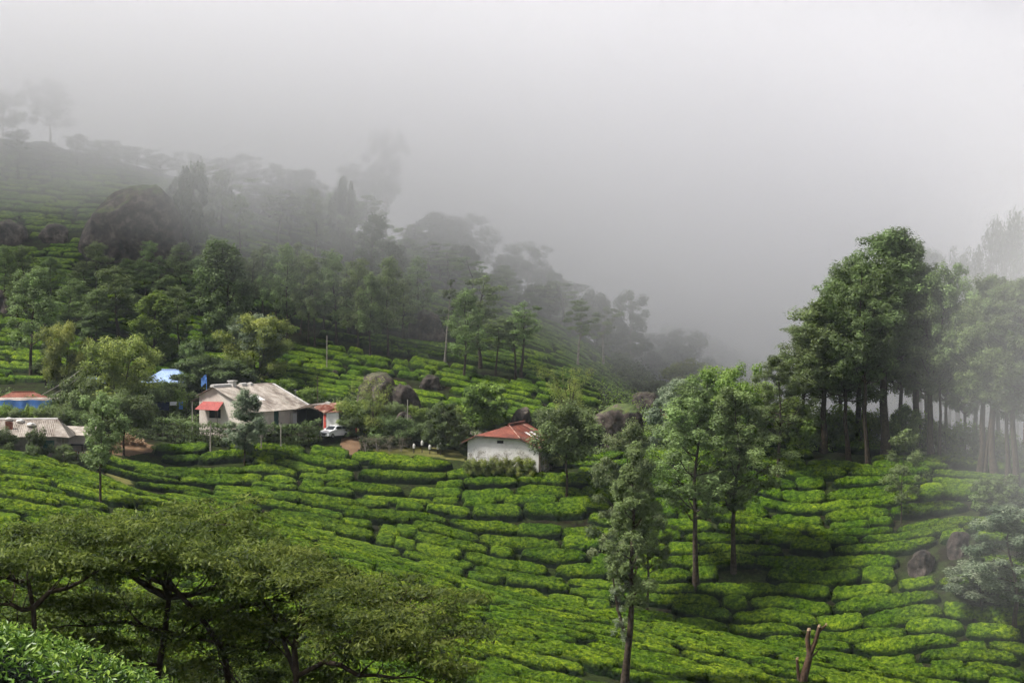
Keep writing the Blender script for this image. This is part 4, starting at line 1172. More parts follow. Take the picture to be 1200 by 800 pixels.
# ------------------------------------------------------------------ the car and small things
def car():
    D = 203.5
    p = P(392, 514.5, D)
    p[2] = float(G(p[0], D)) + 0.0
    r = thing('parked_car', 'white hatchback parked on the red earth track below the tin shed', 'car', p, math.atan2(-0.80, -0.60))
    keep_clear(p, 2.0)
    # local +X is forward
    half = 0.80
    prof = [(-1.80, 0.42), (-1.84, 0.80), (-1.72, 0.98), (-1.55, 1.02), (-1.30, 1.40), (-0.9, 1.47), (0.05, 1.47), (0.35, 1.42), (0.95, 0.98), (1.60, 0.86), (1.82, 0.70), (1.86, 0.40), (1.50, 0.28), (-1.50, 0.28)]
    sect = [(0.0, 1.0, 0.0), (0.55, 1.0, 0.0), (0.74, 0.99, 0.0), (0.80, 0.96, 0.04)]
    bm = bmesh.new()
    rows = []
    for s in (-1, 1):
        for (yy, kx, inset) in (sect if s > 0 else sect[:0:-1]):
            rr = []
            for (x, z) in prof:
                y = s * yy
                if z > 1.0: y *= 0.80 if z > 1.3 else 0.95         # tumblehome
                rr.append(bm.verts.new((x * kx, y, z if z < 1.2 else z - inset)))
            rows.append(rr)
    n = len(prof)
    for a, b in zip(rows[:-1], rows[1:]):
        for i in range(n): bm.faces.new((a[i], a[(i + 1) % n], b[(i + 1) % n], b[i]))
    bm.faces.new(rows[0][::-1]); bm.faces.new(rows[-1])
    bmesh.ops.recalc_face_normals(bm, faces=bm.faces)
    me = bpy.data.meshes.new('body'); bm.to_mesh(me); bm.free(); me.materials.append(M['carpaint'])
    link('body', me, r)
    MB().slab([(0.92, -0.62, 1.01), (0.92, 0.62, 1.01), (0.40, 0.56, 1.40), (0.40, -0.56, 1.40)], -0.02).build('windscreen', M['glass'], r)
    MB().slab([(-1.56, 0.60, 1.06), (-1.56, -0.60, 1.06), (-1.34, -0.55, 1.37), (-1.34, 0.55, 1.37)], -0.02).build('rear_window', M['glass'], r)
    for s in (-1, 1):
        for (a, b, c, d) in ((-2.85, -0.55, -0.55, -1.10), (-0.48, 0.72, 0.28, -0.48)):
            q = [(a, s * 0.775, 1.04), (b, s * 0.775, 1.04), (c, s * 0.665, 1.36), (d, s * 0.665, 1.36)]
            MB().slab(q if s < 0 else q[::-1], -0.015).build('side_window', M['glass'], r)
        for x in (-1.15, 1.15):
            w = MB().tube([(x, s * 0.62, 0.29), (x, s * 0.66, 0.29), (x, s * 0.80, 0.29), (x, s * 0.83, 0.29)], [0.26, 0.29, 0.29, 0.26], 16).build('wheel', M['rubber'], r)
            MB().tube([(x, s * 0.80, 0.29), (x, s * 0.84, 0.29)], [0.17, 0.15], 12).build('rim', M['steel'], w)
        MB().box(1.66, 1.83, s * 0.62 - 0.14, s * 0.62 + 0.14, 0.66, 0.80).build('headlight', M['lamp'], r)
        MB().box(-1.86, -1.78, s * 0.66 - 0.08, s * 0.66 + 0.08, 0.70, 0.95).build('tail_light', M['gatered'], r)
        MB().box(0.60, 0.74, s * 0.92 - 0.08, s * 0.92 + 0.08, 1.0, 1.12).build('wing_mirror', M['carpaint'], r)
    MB().box(1.80, 1.885, -0.42, 0.42, 0.52, 0.64).build('grille', M['dark'], r)
    MB().box(1.85, 1.895, -0.25, 0.25, 0.40, 0.50).build('number_plate', M['dark'], r)
    MB().box(1.70, 1.90, -0.78, 0.78, 0.30, 0.39).build('bumper', M['carpaint'], r)
    MB().box(-0.3, 0.0, -0.10, 0.10, 1.475, 1.56).build('roof_vent', M['cap'], r)
car()

def post_sign():
    p = at(419, 204)
    r = thing('sign_board', 'small yellow board on a thin post beside the earth track near the car', 'sign', p, 0.15)
    MB().tube([(0, 0, -0.3), (0, 0, 1.5)], [0.035, 0.03]).build('post', M['pole'], r)
    MB().box(-0.06, 0.17, -0.05, -0.036, 0.72, 1.28).build('board', M['yellow'], r)
    MB().box(-0.26, -0.07, -0.03, 0.10, 0.72, 1.30).build('board_back', M['gatered'], r)
post_sign()

def pole(name, label, u, vb, vt, D, rad, mat, arm=None, cat='pole'):
    p = hit(u, vb, D - 30) if D is None else at(u, D)
    h = P(u, vt, p[1])[2] - p[2]
    r = thing(name, label, cat, p)
    MB().tube([(0, 0, -0.4), (0, 0, h * 0.5), (0.02, 0, h)], [rad, rad * .9, rad * .75], 7).build('shaft', M[mat], r)
    if arm: MB().box(-arm, arm, -0.04, 0.04, h - 0.35, h - 0.25).build('crossarm', M['tim'], r)
    else: MB().tube([(0.02, 0, h), (0.02, 0, h + 0.06)], [rad * 1.2, rad], 7).build('cap', M['tim'], r)
pole('utility_pole', 'thin pale pole in the tea rows behind the long cream house', 383, 425, 393, at(383, 236)[1], 0.09, 'bark_pale')
pole('utility_pole', 'dark thin pole rising behind the rusty tin shed', 372, 475, 440, 213, 0.06, 'tim', 0.25)
pole('utility_pole', 'slim pole in front of the stacked boulders', 477.5, 503, 468, 207, 0.07, 'pole')
pole('fence_post', 'weathered wooden post in front of the hedge below the red awning', 246.5, 510, 496, 197.6, 0.10, 'bark_pale')
pole('fence_post', 'weathered wooden post in the middle of the clipped hedge', 306, 510, 499, 198.2, 0.09, 'bark_pale')
pole('fence_post', 'weathered wooden post near the right end of the clipped hedge', 329, 510, 496, 198.6, 0.08, 'bark_pale')
for i, (u, v, w) in enumerate(((485, 524, 'leftmost of the row'), (494.5, 520, 'the tallest, standing alone'), (503.5, 526, 'between the lone one and the pair'), (513, 525, 'left one of the close pair'), (516, 521, 'right one of the close pair'))):
    p = at(u, 201.3 + 0.25 * (i % 2))
    r = thing('white_post', 'short whitewashed garden post left of the red-roofed house, ' + w, 'post', p, 0.2 * i, 'white garden posts')
    h = 1.15 + 0.35 * (i in (1, 4))
    MB().tube([(0, 0, -0.3), (0, 0, h - 0.55)], [0.06, 0.05]).build('stake', M['tim'], r)
    MB().tube([(0, 0, h - 0.55), (0.02, 0, h - 0.2), (0.0, 0, h)], [0.13, 0.17, 0.07], 7).build('cap', M['petal'], r)

def washing():
    p = at(199, 210)
    r = thing('clothes_line', 'sagging clothes line strung between two sticks left of the cream house', 'clothes line', p)
    for x in (-1.6, 2.0): MB().tube([(x, 0, -0.3), (x, 0, 2.0)], [0.04, 0.03]).build('stick', M['tim'], r)
    MB().tube([(x, 0, 1.9 - 0.10 * (1 - ((x - .2) / 1.8) ** 2)) for x in np.linspace(-1.6, 2.0, 9)], [0.012] * 9, 4).build('line', M['cap'], r)
    def cloth(x0, x1, z0, z1, mat, lab):
        n, m = 14, 6
        X_, Z_ = np.meshgrid(np.linspace(x0, x1, n), np.linspace(z0, z1, m), indexing='ij')
        Yv = 0.05 * np.sin(X_ * 7) * (z1 - Z_ + 0.1)
        V = np.concatenate([np.stack([X_, Yv - 0.02, Z_], -1).reshape(-1, 3), np.stack([X_, Yv + 0.02, Z_], -1).reshape(-1, 3)])
        i = (np.arange(n - 1)[:, None] * m + np.arange(m - 1)[None, :]).ravel()
        Q = np.stack([i, i + m, i + m + 1, i + 1], 1)
        tag(link('hanging_cloth', mesh_np('hanging_cloth', V, [Q, Q[:, ::-1] + n * m], [M[mat]], smooth=True), None, p), lab, 'cloth', 'washing on the line')
    cloth(-2.8, -0.1, 0.7, 1.80, 'navy', 'dark navy cloth hanging on the clothes line')
    cloth(0.0, 0.85, 1.35, 1.80, 'whitecloth', 'white cloth folded over the clothes line')
    cloth(1.1, 1.6, 0.9, 1.80, 'tarp', 'blue cloth hanging at the right end of the clothes line')
washing()

def wood_pile():
    p = at(152, 199)
    rng = np.random.default_rng(5)
    r = thing('wood_pile', 'heap of split pale firewood beside the white flowering tree', 'firewood', p)
    m = MB()
    for i in range(70):
        x = rng.uniform(-1.6, 1.7); z = rng.uniform(0.05, 1.15) * (1 - abs(x) / 2.2)
        a = rng.normal(0, 0.5); t = rng.normal(0, 0.5); l = rng.uniform(0.35, 0.7)
        d = np.array((math.sin(a) * math.cos(t), -math.cos(a) * math.cos(t), math.sin(t) + 0.3)) * l
        c = np.array((x, rng.uniform(-0.4, 0.4), z))
        m.tube([c - d, c + d], [rng.uniform(0.04, 0.085)] * 2, 5)
    o = m.build('logs', M['wood_cut'], r); o['kind'] = 'stuff'
wood_pile()

def cables():
    a, b = P(48, 463, 208), P(106, 424, 224)
    for i, dz in enumerate((0.0, -0.55)):
        pts = [a * (1 - f) + b * f + np.array((0.35 * i, 0, dz - 0.5 * 4 * f * (1 - f) * 0.5)) for f in np.linspace(0, 1, 12)]
        tag(MB().tube(pts, [0.045] * 12, 5).build('power_cable', M['pole']), ('upper' if i == 0 else 'lower') + ' of two pale cables slanting past the dark bushy trees on the left', 'cable', 'overhead cables')
cables()
def blue_sheet():
    p = P(239, 453, 204)
    m = MB()
    rng = random.Random(2)
    g = [[(x * 0.16 - 0.35 + rng.uniform(-.05, .05), rng.uniform(-.06, .06), z * 0.25 + rng.uniform(-.05, .05) + 0.12 * x) for z in range(5)] for x in range(5)]
    V = [q for c in g for q in c]
    m.poly(V, *[(i * 5 + j, (i + 1) * 5 + j, (i + 1) * 5 + j + 1, i * 5 + j + 1) for i in range(4) for j in range(4)])
    m.poly([(x, y + 0.02, z) for x, y, z in V], *[(i * 5 + j, i * 5 + j + 1, (i + 1) * 5 + j + 1, (i + 1) * 5 + j) for i in range(4) for j in range(4)])
    m.tube([(0.3, 0.01, -2.6), (0.32, 0.01, 1.0)], [0.03, 0.03])
    tag(m.build('blue_plastic_sheet', M['tarp'], None, p), 'scrap of blue plastic sheet snagged behind the left end of the cream house roof', 'plastic sheet')
blue_sheet()

# ------------------------------------------------------------------ rocks
def rock(u, vb, w, h, label, D=None, seed=0, deep=0.8, moss=0.35, lumps=None, rot=0.0, sub=5, group='boulders on the hillside', lean=0.0, sink=0.25):
    p = at(u, D) if D else hit(u, vb, 110)
    s = p[1] / F
    Wm, Hm = w * s, h * s
    bm = bmesh.new(); bmesh.ops.create_icosphere(bm, subdivisions=sub, radius=1)
    off = Vector((seed * 3.7, seed * 1.3, seed * 5.1))
    for v in bm.verts:
        c = v.co.copy()
        k = 1 + 0.20 * mnoise.noise(c * 1.2 + off) + 0.10 * mnoise.noise(c * 2.6 + off)
        k += 0.13 * (0.5 - abs(mnoise.noise(c * 2.1 + off * 2))) + 0.07 * (0.4 - abs(mnoise.noise(c * 5.3 + off))) + 0.035 * mnoise.noise(c * 12 + off)
        # flattened facets, as split granite has
        for f in range(5):
            n = Vector((mnoise.noise(off + Vector((f, 0, 0)) * 9.1), mnoise.noise(off + Vector((0, f, 0)) * 7.3) - 0.2, 0.35 * mnoise.noise(off + Vector((0, 0, f)) * 5.7))).normalized()
            dd = c.dot(n)
            if dd > 0.62: k *= 0.62 / dd * 0.85 + 0.15
        v.co = c * k
        if lumps:
            for (lx, lz, lr, la) in lumps:
                dx, dz = v.co.x - lx, v.co.z - lz
                v.co.z += la * math.exp(-(dx * dx + 0.4 * dz * dz) / lr) * (v.co.z > -0.2)
        v.co.x += lean * v.co.z
    me = bpy.data.meshes.new('boulder')
    zs = [v.co.z for v in bm.verts]; xs_ = [v.co.x for v in bm.verts]
    z1 = max(zs); wx = (max(xs_) - min(xs_)) / 2; xm = (max(xs_) + min(xs_)) / 2
    for v in bm.verts:
        v.co = Vector(((v.co.x - xm) * Wm / 2 / wx, v.co.y * Wm / 2 * deep, (v.co.z + sink) / (z1 + sink) * Hm if v.co.z > -sink else (v.co.z + sink) * Hm * 0.9))
    bm.to_mesh(me); bm.free(); me.materials.append(M['rock'])
    for q in me.polygons: q.use_smooth = True
    o = tag(link('boulder', me, None, p, rot), label, 'boulder', group)
    o.color = (moss, 0, 0, 1)
    keep_clear(p, Wm * 0.42)
    if p[1] < 198: LANDMARKS.append((label.split(' standing')[0].split(' half')[0], p))
    return o
rock(165, 320, 144, 84, 'huge domed grey boulder with grassy streaks high on the misty hill', D=276, seed=2, deep=0.7, moss=0.9, sub=5, lumps=[(0.62, 0.3, 0.10, -0.42), (-0.75, 0.2, 0.05, 0.16)])
rock(8, 300, 50, 26, 'dark boulder at the left edge below the misty tea terrace', D=282, seed=5, moss=0.3)
rock(64, 302, 36, 20, 'low pinkish boulder left of the huge dome', D=282, seed=6, moss=0.3)
rock(3, 385, 20, 26, 'upright reddish rock at the left edge of the hill', D=252, seed=8, moss=0.1)
rock(450, 474, 66, 45, 'tall rugged boulder with pale cap behind the wispy tree', D=222, seed=3, deep=0.7, moss=0.35, lean=-0.15, sub=5, lumps=[(0.7, 0.2, 0.12, -0.35)])
rock(476, 475, 42, 38, 'dark sloping boulder leaning on the right flank of the tall rugged one', D=220.5, seed=13, moss=0.2, lean=-0.3)
rock(505, 451, 28, 16, 'squat dark boulder alone in the tea right of the tall rugged rock', D=233, seed=4, moss=0.2)
rock(463, 492, 44, 20, 'flat slab boulder below the tall rugged rock', D=214, seed=9, moss=0.25)
rock(474, 506, 26, 24, 'rounded dark boulder behind the slim pole', D=210, seed=10, moss=0.2)
rock(528, 488, 20, 16, 'dark boulder half hidden behind the round bushy garden tree', D=219, seed=11, moss=0.2)
rock(610, 500, 32, 34, 'pointed dark boulder behind the ridge of the red roof', D=216, seed=12, moss=0.2, lean=0.15)
rock(722, 508, 84, 50, 'broad pale boulder with grassy crown between the tree tops', D=214, seed=14, moss=1.0, sub=5, deep=0.7)
rock(758, 500, 30, 18, 'low grey rock on the right flank of the grassy boulder', D=213, seed=15, moss=0.5)
rock(756, 480, 40, 26, 'dark rock face behind the grassy boulder', D=238, seed=18, moss=0.3)
rock(1081, 671, 34, 26, 'pale rounded boulder standing in the tea on the right slope', seed=16, moss=0.0)
rock(1124, 650, 30, 26, 'dark boulder half hidden by the silvery tree on the right', seed=17, moss=0.1)
rock(1100, 806, 46, 14, 'low rubbly rock at the bottom edge of the picture', D=152, seed=19, moss=0.2)
rock(500, 415, 44, 34, 'dark rock outcrop among the hillside trees above the tall rugged boulder', D=254, seed=21, moss=0.5)
rock(393, 428, 9, 7, 'tiny pinkish stone in the tea behind the long cream house', D=235, seed=22, moss=0.0)
rock(487, 480, 14, 10, 'small stone right of the dark sloping boulder', D=217, seed=23, moss=0.1)

# ------------------------------------------------------------------ earth track and grass patches
def patch(name, pix, mat, label, lift=0.03, step=0.22, edge=0.5):
    """A sheet of another ground, following the hillside, outlined by ground points seen at these photo pixels."""
    po = np.array([hit(u, v, 150)[:2] for u, v in pix])
    x0, y0 = po.min(0) - 1; x1, y1 = po.max(0) + 1
    xs_, ys_ = np.arange(x0, x1, step), np.arange(y0, y1, step)
    X_, Y_ = np.meshgrid(xs_, ys_)
    wx = X_ + edge * 2 * (vnoise(X_ * .8, Y_ * .8, 41) - .5); wy = Y_ + edge * 2 * (vnoise(X_ * .8, Y_ * .8, 42) - .5)
    V = np.stack([X_.ravel(), Y_.ravel(), (G(X_, Y_) + lift).ravel()], 1)
    n = len(xs_); Q = []
    for j in range(len(ys_) - 1):
        for i in range(n - 1):
            if in_poly(wx[j, i], wy[j, i], po): Q.append((j * n + i, j * n + i + 1, (j + 1) * n + i + 1, (j + 1) * n + i))
    tag(link(name, mesh_np(name, V, [np.array(Q)], [M[mat]], smooth=True)), label, kind='structure')
    NOPOLY.append(po)
patch('grass_gully', [(118, 528), (150, 540), (152, 560), (148, 577), (132, 570), (122, 548)], 'grass', 'dry grass strip running down beside the slender tree')
patch('earth_yard', [(128, 520), (160, 516), (180, 521), (176, 529), (150, 534), (125, 533)], 'earth', 'bare red earth yard beside the firewood', 0.05)
patch('earth_track', [(405, 512), (424, 511), (428, 520), (415, 533), (404, 533), (400, 521)], 'earth', 'bare red earth track beside the parked car')
patch('grass_verge', [(426, 514), (470, 520), (540, 530), (548, 541), (500, 537), (440, 533)], 'grass', 'grassy garden strip left of the red-roofed house')
patch('grass_patch', [(1004, 577), (1026, 576), (1022, 584), (1006, 584)], 'grass', 'dry grass patch on the right slope')
keep_clear(hit(262, 530, 150), 0.3); keep_clear(hit(765, 706, 150), 0.5)
# ------------------------------------------------------------------ planting
tree_kinds()
HILL = 'on hillside behind the long cream house'
T = put_tree
# --- left hillside, foreground row to back
T('silver_oak', 36, 440, 312, 62, var=0, desc='tall spreading silver oak with long bare trunk', where='above the bright tea terrace at left')
T('silver_oak', 139, 392, 310, 62, var=1, desc='broad silver oak with full rounded crown', where='above the drooping yellow green tree')
T('silver_oak', 113, 402, 338, 46, var=2, desc='lower silver oak with thick straight trunk', where='just left of the broad full crowned oak')
T('silver_oak', 211, 411, 334, 42, var=3, desc='silvery round headed oak with thick dark trunk', where='between the two leafy columnar trees', leaf='leaf_oak')
for (u, b, t, w) in ((5, 352, 287, 34), (28, 345, 287, 36), (60, 352, 300, 32), (76, 392, 325, 46), (95, 380, 345, 40), (112, 340, 282, 34), (100, 345, 308, 34), (150, 345, 302, 30), (171, 352, 305, 40), (180, 340, 282, 32),
                     (212, 345, 283, 36), (234, 352, 300, 34), (196, 372, 322, 36), (232, 372, 330, 32), (248, 352, 285, 34), (152, 372, 335, 34), (20, 372, 320, 32)):
    T('silver_oak', u, b, t, w * 1.08, desc='feathery silver oak', where='in the belt below the huge domed boulder')
T('column_tree', 265, 412, 279, 52, var=0, desc='tall narrow tree clothed in leaves to the ground', where='left of the silver oak grove', leaf='leaf_mid')
T('column_tree', 181, 428, 343, 46, var=1, desc='leafy columnar tree with bright yellow green shoots', where='behind the pale blue roof', leaf='leaf_bright')
T('column_tree', 281, 420, 365, 26, var=1, desc='narrow leafy companion tree', where='at the right foot of the tall narrow tree')
for (u, b, t, w) in ((293, 374, 290, 26), (308, 368, 286, 34), (323, 381, 296, 32), (337, 401, 285, 36), (352, 392, 292, 34), (361, 404, 300, 32), (369, 406, 318, 26), (395, 404, 292, 46), (419, 412, 302, 40), (434, 417, 318, 34), (455, 417, 300, 42), (408, 392, 305, 34), (380, 388, 300, 32),
                     (444, 395, 322, 32), (472, 402, 325, 36), (283, 372, 300, 28), (345, 372, 282, 30), (425, 380, 312, 30)):
    T('slim_oak' if (u % 3 == 0) else 'silver_oak', u, b, t, w * 1.05, desc='slender bare-stemmed silver oak', where='in the hillside grove behind the cream house')
T('silver_oak', 489, 391, 300, 40, var=4, desc='conical silver oak with ragged crown', where='right of the hillside grove')
T('silver_oak', 462, 372, 281, 36, var=2, desc='dark ragged topped oak', where='rising above the grove into the mist', leaf='leaf_dark')
T('silver_oak', 432, 352, 247, 44, var=1, desc='tallest misty silver oak', where='rising behind the hillside grove', leaf='leaf_dark')
T('thin_tree', 521, 425, 327, 24, desc='thin sparse tree with pale lower trunk', where='in the tea above the bright round bush', bark='bark_pale')
T('silver_oak', 543, 446, 336, 46, var=3, desc='dense silver oak with thick leafy crown', where='in the tea above the bright round bush')
T('slim_oak', 563, 432, 320, 50, var=1, desc='tall open crowned oak', where='right of the dense thick crowned oak')
for (u, b, t, w) in ((581, 441, 372, 34), (604, 444, 366, 34), (611, 446, 352, 44)):
    T('slim_oak', u, b, t, w, desc='slender thin-stemmed oak', where='in the tea behind the pointed boulder')
T('slim_oak', 677, 432, 350, 40, var=0, desc='misty oak on a thin pale trunk', where='at the right end of the tea hill', bark='bark_pale')
T('slim_oak', 707, 430, 358, 34, var=2, desc='fading oak on a pale trunk', where='in the mist at the right end of the hill', bark='bark_pale')
# --- crest, mostly lost in the cloud
for (u, D, t, w, k) in ((4, 318, 108, 54, 'gum_tree'), (60, 322, 92, 60, 'gum_tree'), (22, 306, 150, 46, 'silver_oak'), (52, 312, 165, 44, 'silver_oak'), (92, 312, 158, 44, 'silver_oak'), (126, 314, 165, 42, 'broad_tree'), (160, 312, 172, 46, 'gum_tree'), (190, 312, 180, 40, 'silver_oak'),
                        (222, 310, 178, 40, 'gum_tree'), (250, 306, 185, 42, 'silver_oak'), (282, 306, 180, 44, 'gum_tree'), (312, 306, 190, 40, 'silver_oak'), (340, 304, 200, 44, 'broad_tree'), (368, 302, 196, 42, 'silver_oak')):
    T(k, u, None, t, w, D=D, desc='dim silhouetted tree', where='along the cloud covered crest at upper left', group='trees fading into the cloud on the crest', leaf='leaf_dark')
rr_ = random.Random(12)
for u in range(216, 440, 11):
    D_ = rr_.uniform(276, 300); v_ = 236 + (u - 150) * 0.16 + rr_.uniform(-14, 26)
    T(rr_.choice(['silver_oak', 'silver_oak', 'broad_tree', 'slim_oak']), u, None, v_ - 52, rr_.uniform(34, 48), D=D_, desc='cloud veiled tree', where='on the wooded upper slope above the grove', group='trees on the cloud veiled upper slope')
for u in range(450, 700, 13):
    D_ = rr_.uniform(268, 284); v_ = 306 + (u - 450) * 0.34 + rr_.uniform(-14, 22)
    T(rr_.choice(['silver_oak', 'broad_tree', 'slim_oak']), u, None, v_ - 40, rr_.uniform(32, 46), D=D_, desc='greyish tree', where='in the misty belt above the tea right of the grove', group='trees in the misty belt right of the grove')
T('gum_tree', 413, None, 192, 62, D=310, desc='wide pale ghostly tree', where='on the crest beside the tall bare stemmed gum')
T('gum_tree', 452, None, 150, 50, D=309, var=1, desc='tall bare stemmed gum nearly lost in cloud', where='on the crest')
T('broad_tree', 516, None, 254, 76, D=306, desc='large rounded misty tree', where='on the crest right of the ghostly gum')
T('gum_tree', 556, None, 250, 60, D=304, var=2, desc='tall feathery misty tree with gaps', where='beside the large rounded misty tree')
T('silver_oak', 486, None, 262, 34, D=300, desc='small misty tree', where='between the gum and the large rounded tree')
for (u, D, t, w, k) in ((596, 286, 300, 50, 'broad_tree'), (618, 284, 284, 52, 'gum_tree'), (648, 280, 320, 50, 'broad_tree'), (632, 272, 352, 46, 'broad_tree'), (666, 276, 330, 46, 'gum_tree'), (690, 274, 346, 48, 'broad_tree'), (575, 284, 325, 44, 'broad_tree'), (700, 270, 372, 44, 'silver_oak'), (660, 268, 372, 50, 'broad_tree'), (718, 272, 385, 46, 'broad_tree')):
    T(k, u, None, t, w, D=D + 10, desc='misty crest tree', where='on the falling right shoulder of the hill', group='misty trees on the right shoulder of the hill', leaf='leaf_dark')
T('gum_tree', 739, None, 341, 40, D=278, var=0, desc='tall gum with tiered crown and pale trunk', where='beyond the right end of the tea hill')
T('broad_tree', 728, None, 388, 62, D=283, desc='dark rounded tree', where='at the foot of the tall tiered gum')
T('broad_tree', 792, None, 391, 100, D=300, var=0, desc='broad dark domed tree in the ravine', where='right of the tall tiered gum')
T('broad_tree', 752, None, 412, 60, D=292, var=2, desc='dark bushy tree', where='between the tiered gum and the broad domed tree')
T('broad_tree', 805, None, 424, 70, D=272, var=1, desc='olive brown flat crowned tree', where='in front of the broad domed tree', leaf='leaf_olive')
T('gum_tree', 842, None, 397, 46, D=345, desc='misty grey tree', where='behind the broad domed tree, to its right')
T('broad_tree', 800, None, 384, 70, D=362, desc='faint misty crown', where='just above the broad domed tree')
for (u, D, t, w) in ((862, 350, 414, 44), (880, 330, 424, 40), (850, 310, 432, 60), (900, 352, 422, 46), (830, 284, 446, 60), (872, 290, 448, 60), (765, 258, 448, 50), (745, 262, 452, 44), (905, 270, 446, 54), (785, 255, 456, 46)):
    T('broad_tree', u, None, t, w, D=D, desc='rounded ravine tree', where='beyond the tea slope near the domed tree', group='dense trees in the ravine')
# --- gardens on the left
T('bushy_tree', 75, 456, 381, 50, var=0, desc='tall bushy olive brown tree', where='in front of the dark conifer at left')
T('conifer', 110, 446, 364, 44, var=0, desc='dark green conifer', where='behind the bushy olive brown tree')
T('conifer', 53, 452, 394, 34, var=1, desc='dark blue green conifer', where='left of the bushy olive brown tree')
T('bushy_tree', 140, 482, 398, 76, var=1, desc='drooping yellow green tree with soft weeping crown', where='left of the pale blue roof', leaf='leaf_olive')
T('bushy_tree', 302, 448, 372, 74, var=0, desc='big rounded olive green tree', where='directly behind the ridge of the cream house')
T('gum_tree', 305, 446, 368, 60, var=2, D=None, desc='grey leaved tree top', where='peeping above the big rounded olive tree', leaf='leaf_grey')
T('broad_tree', 236, 462, 418, 70, var=1, desc='dark spreading tree', where='between the blue roof and the cream house')
T('broad_tree', 268, 460, 424, 60, var=2, desc='dark spreading tree', where='behind the left gable of the cream house')
T('bright_tree', 226, 446, 401, 30, var=0, desc='small bright leaved tree', where='above the dark spreading trees', leaf='leaf_mid')
T('round_tree', 145, 534, 456, 58, var=0, desc='dark leafy tree dotted with white blossom', where='beside the firewood heap')
T('open_tree', 117, 597, 459, 50, var=1, desc='slender tree with bare trunk', where='standing alone in the bright tea in front of the sheds', leaf='leaf_oak')
T('young_tree', 286, 545, 455, 42, var=0, desc='slim grey green sapling', where='in front of the cream house and hedge')
T('wispy_tree', 438, 514, 442, 46, var=0, desc='wispy feathery brownish tree', where='in front of the tall rugged boulder')
T('broad_tree', 519, 530, 473, 46, var=0, desc='round bushy dark garden tree', where='left of the red-roofed house')
T('bright_tree', 567, 505, 452, 58, var=1, desc='bright yellow green rounded tree', where='behind the left end of the red roof')
T('wispy_tree', 668, 505, 432, 54, var=1, desc='wispy brownish feathery tree', where='behind the right end of the red roof')
for (u, b, t, w, k, d) in ((20, 501, 481, 30, 'green_shrub', 0), (46, 502, 482, 34, 'bright_shrub', 0), (82, 500, 462, 40, 'green_shrub', 0), (100, 492, 446, 40, 'green_shrub', 0), (66, 510, 480, 36, 'green_shrub', 0), (8, 499, 476, 22, 'bright_shrub', 0), (34, 499, 477, 18, 'bright_shrub', 0), (60, 499, 474, 20, 'green_shrub', 0),
                           (90, 512, 484, 34, 'green_shrub', 0), (112, 478, 452, 30, 'dark_shrub', 0), (180, 486, 456, 36, 'green_shrub', 0), (205, 484, 458, 34, 'bright_shrub', 0), (222, 482, 462, 28, 'dark_shrub', 0), (170, 500, 470, 30, 'dark_shrub', 0), (160, 486, 462, 30, 'green_shrub', 0), (195, 466, 448, 36, 'dark_shrub', 0),
                           (118, 500, 470, 30, 'green_shrub', 0), (4, 500, 482, 26, 'green_shrub', 0)):
    T(k, u, b, t, w, desc=k.replace('_', ' ').replace('green', 'bushy green'), where='in the gardens around the blue tarpaulin and blue roof', group='garden shrubs at the left')
for (u, b, t, w, k) in ((4, 534, 505, 34, 'dark_shrub'), (44, 539, 506, 26, 'dark_shrub'), (36, 541, 524, 16, 'green_shrub'), (76, 543, 523, 24, 'green_shrub'), (96, 547, 532, 14, 'dark_shrub'), (108, 533, 523, 18, 'dark_shrub'), (106, 548, 530, 18, 'bright_shrub')):
    T(k, u, b, t, w, desc=k.replace('_', ' ').replace('green', 'leafy green'), where='growing against the front of the tiled house', group='shrubs along the tiled house')
for (u, b, t, w, k) in ((404, 506, 472, 30, 'bright_shrub'), (410, 512, 488, 30, 'dark_shrub'), (422, 505, 478, 32, 'green_shrub'), (452, 518, 490, 34, 'green_shrub'), (474, 520, 494, 34, 'green_shrub'), (494, 517, 498, 32, 'green_shrub'), (540, 524, 498, 30, 'dark_shrub'), (536, 500, 478, 28, 'bright_shrub'),
                        (497, 498, 484, 26, 'bright_shrub'), (440, 500, 476, 30, 'dark_shrub'), (462, 500, 474, 28, 'green_shrub'), (484, 500, 478, 26, 'bright_shrub'), (428, 496, 470, 28, 'bright_shrub'), (364, 474, 456, 28, 'bright_shrub'), (335, 462, 446, 26, 'bright_shrub'), (555, 498, 484, 30, 'bright_shrub'), (590, 498, 486, 24, 'bright_shrub'), (576, 505, 490, 30, 'green_shrub'), (640, 500, 480, 34, 'green_shrub'),
                        (700, 520, 490, 40, 'green_shrub'), (770, 524, 500, 40, 'green_shrub'), (745, 526, 504, 34, 'bright_shrub'), (790, 520, 496, 40, 'green_shrub'), (672, 520, 494, 36, 'green_shrub')):
    T(k, u, b, t, w, desc=k.replace('_', ' ').replace('green', 'rounded green'), where='between the parked car and the grassy boulder', group='shrubs in the gardens by the red-roofed house')
for i, u in enumerate((428, 442, 456, 470, 552, 566, 580, 594, 608, 618, 640, 560, 587)):
    if u < 500:
        T('dry_shrub', u, 530, 512, 20, desc='dry twiggy brown shrub', where='in the fence line left of the white posts', group='dry shrubs along the fence')
    else:
        T('dry_shrub', u, None, 531 - (i % 3) * 2, 15, D=195.4 + 0.3 * (i % 3), desc='dry twiggy grey shrub', where='before the white wall of the red-roofed house', group='dry shrubs before the white wall')
for u in (553, 566, 579, 592, 606, 619):
    T('green_shrub', u, None, 538 + (u % 3), 17, D=195.2, desc='low olive green shrub', where='at the foot of the white wall', group='low shrubs at the foot of the white wall', leaf='leaf_olive')
T('green_shrub', 645, 549, 529, 26, var=1, desc='rounded brownish shrub', where='at the right corner of the red-roofed house', leaf='leaf_olive')
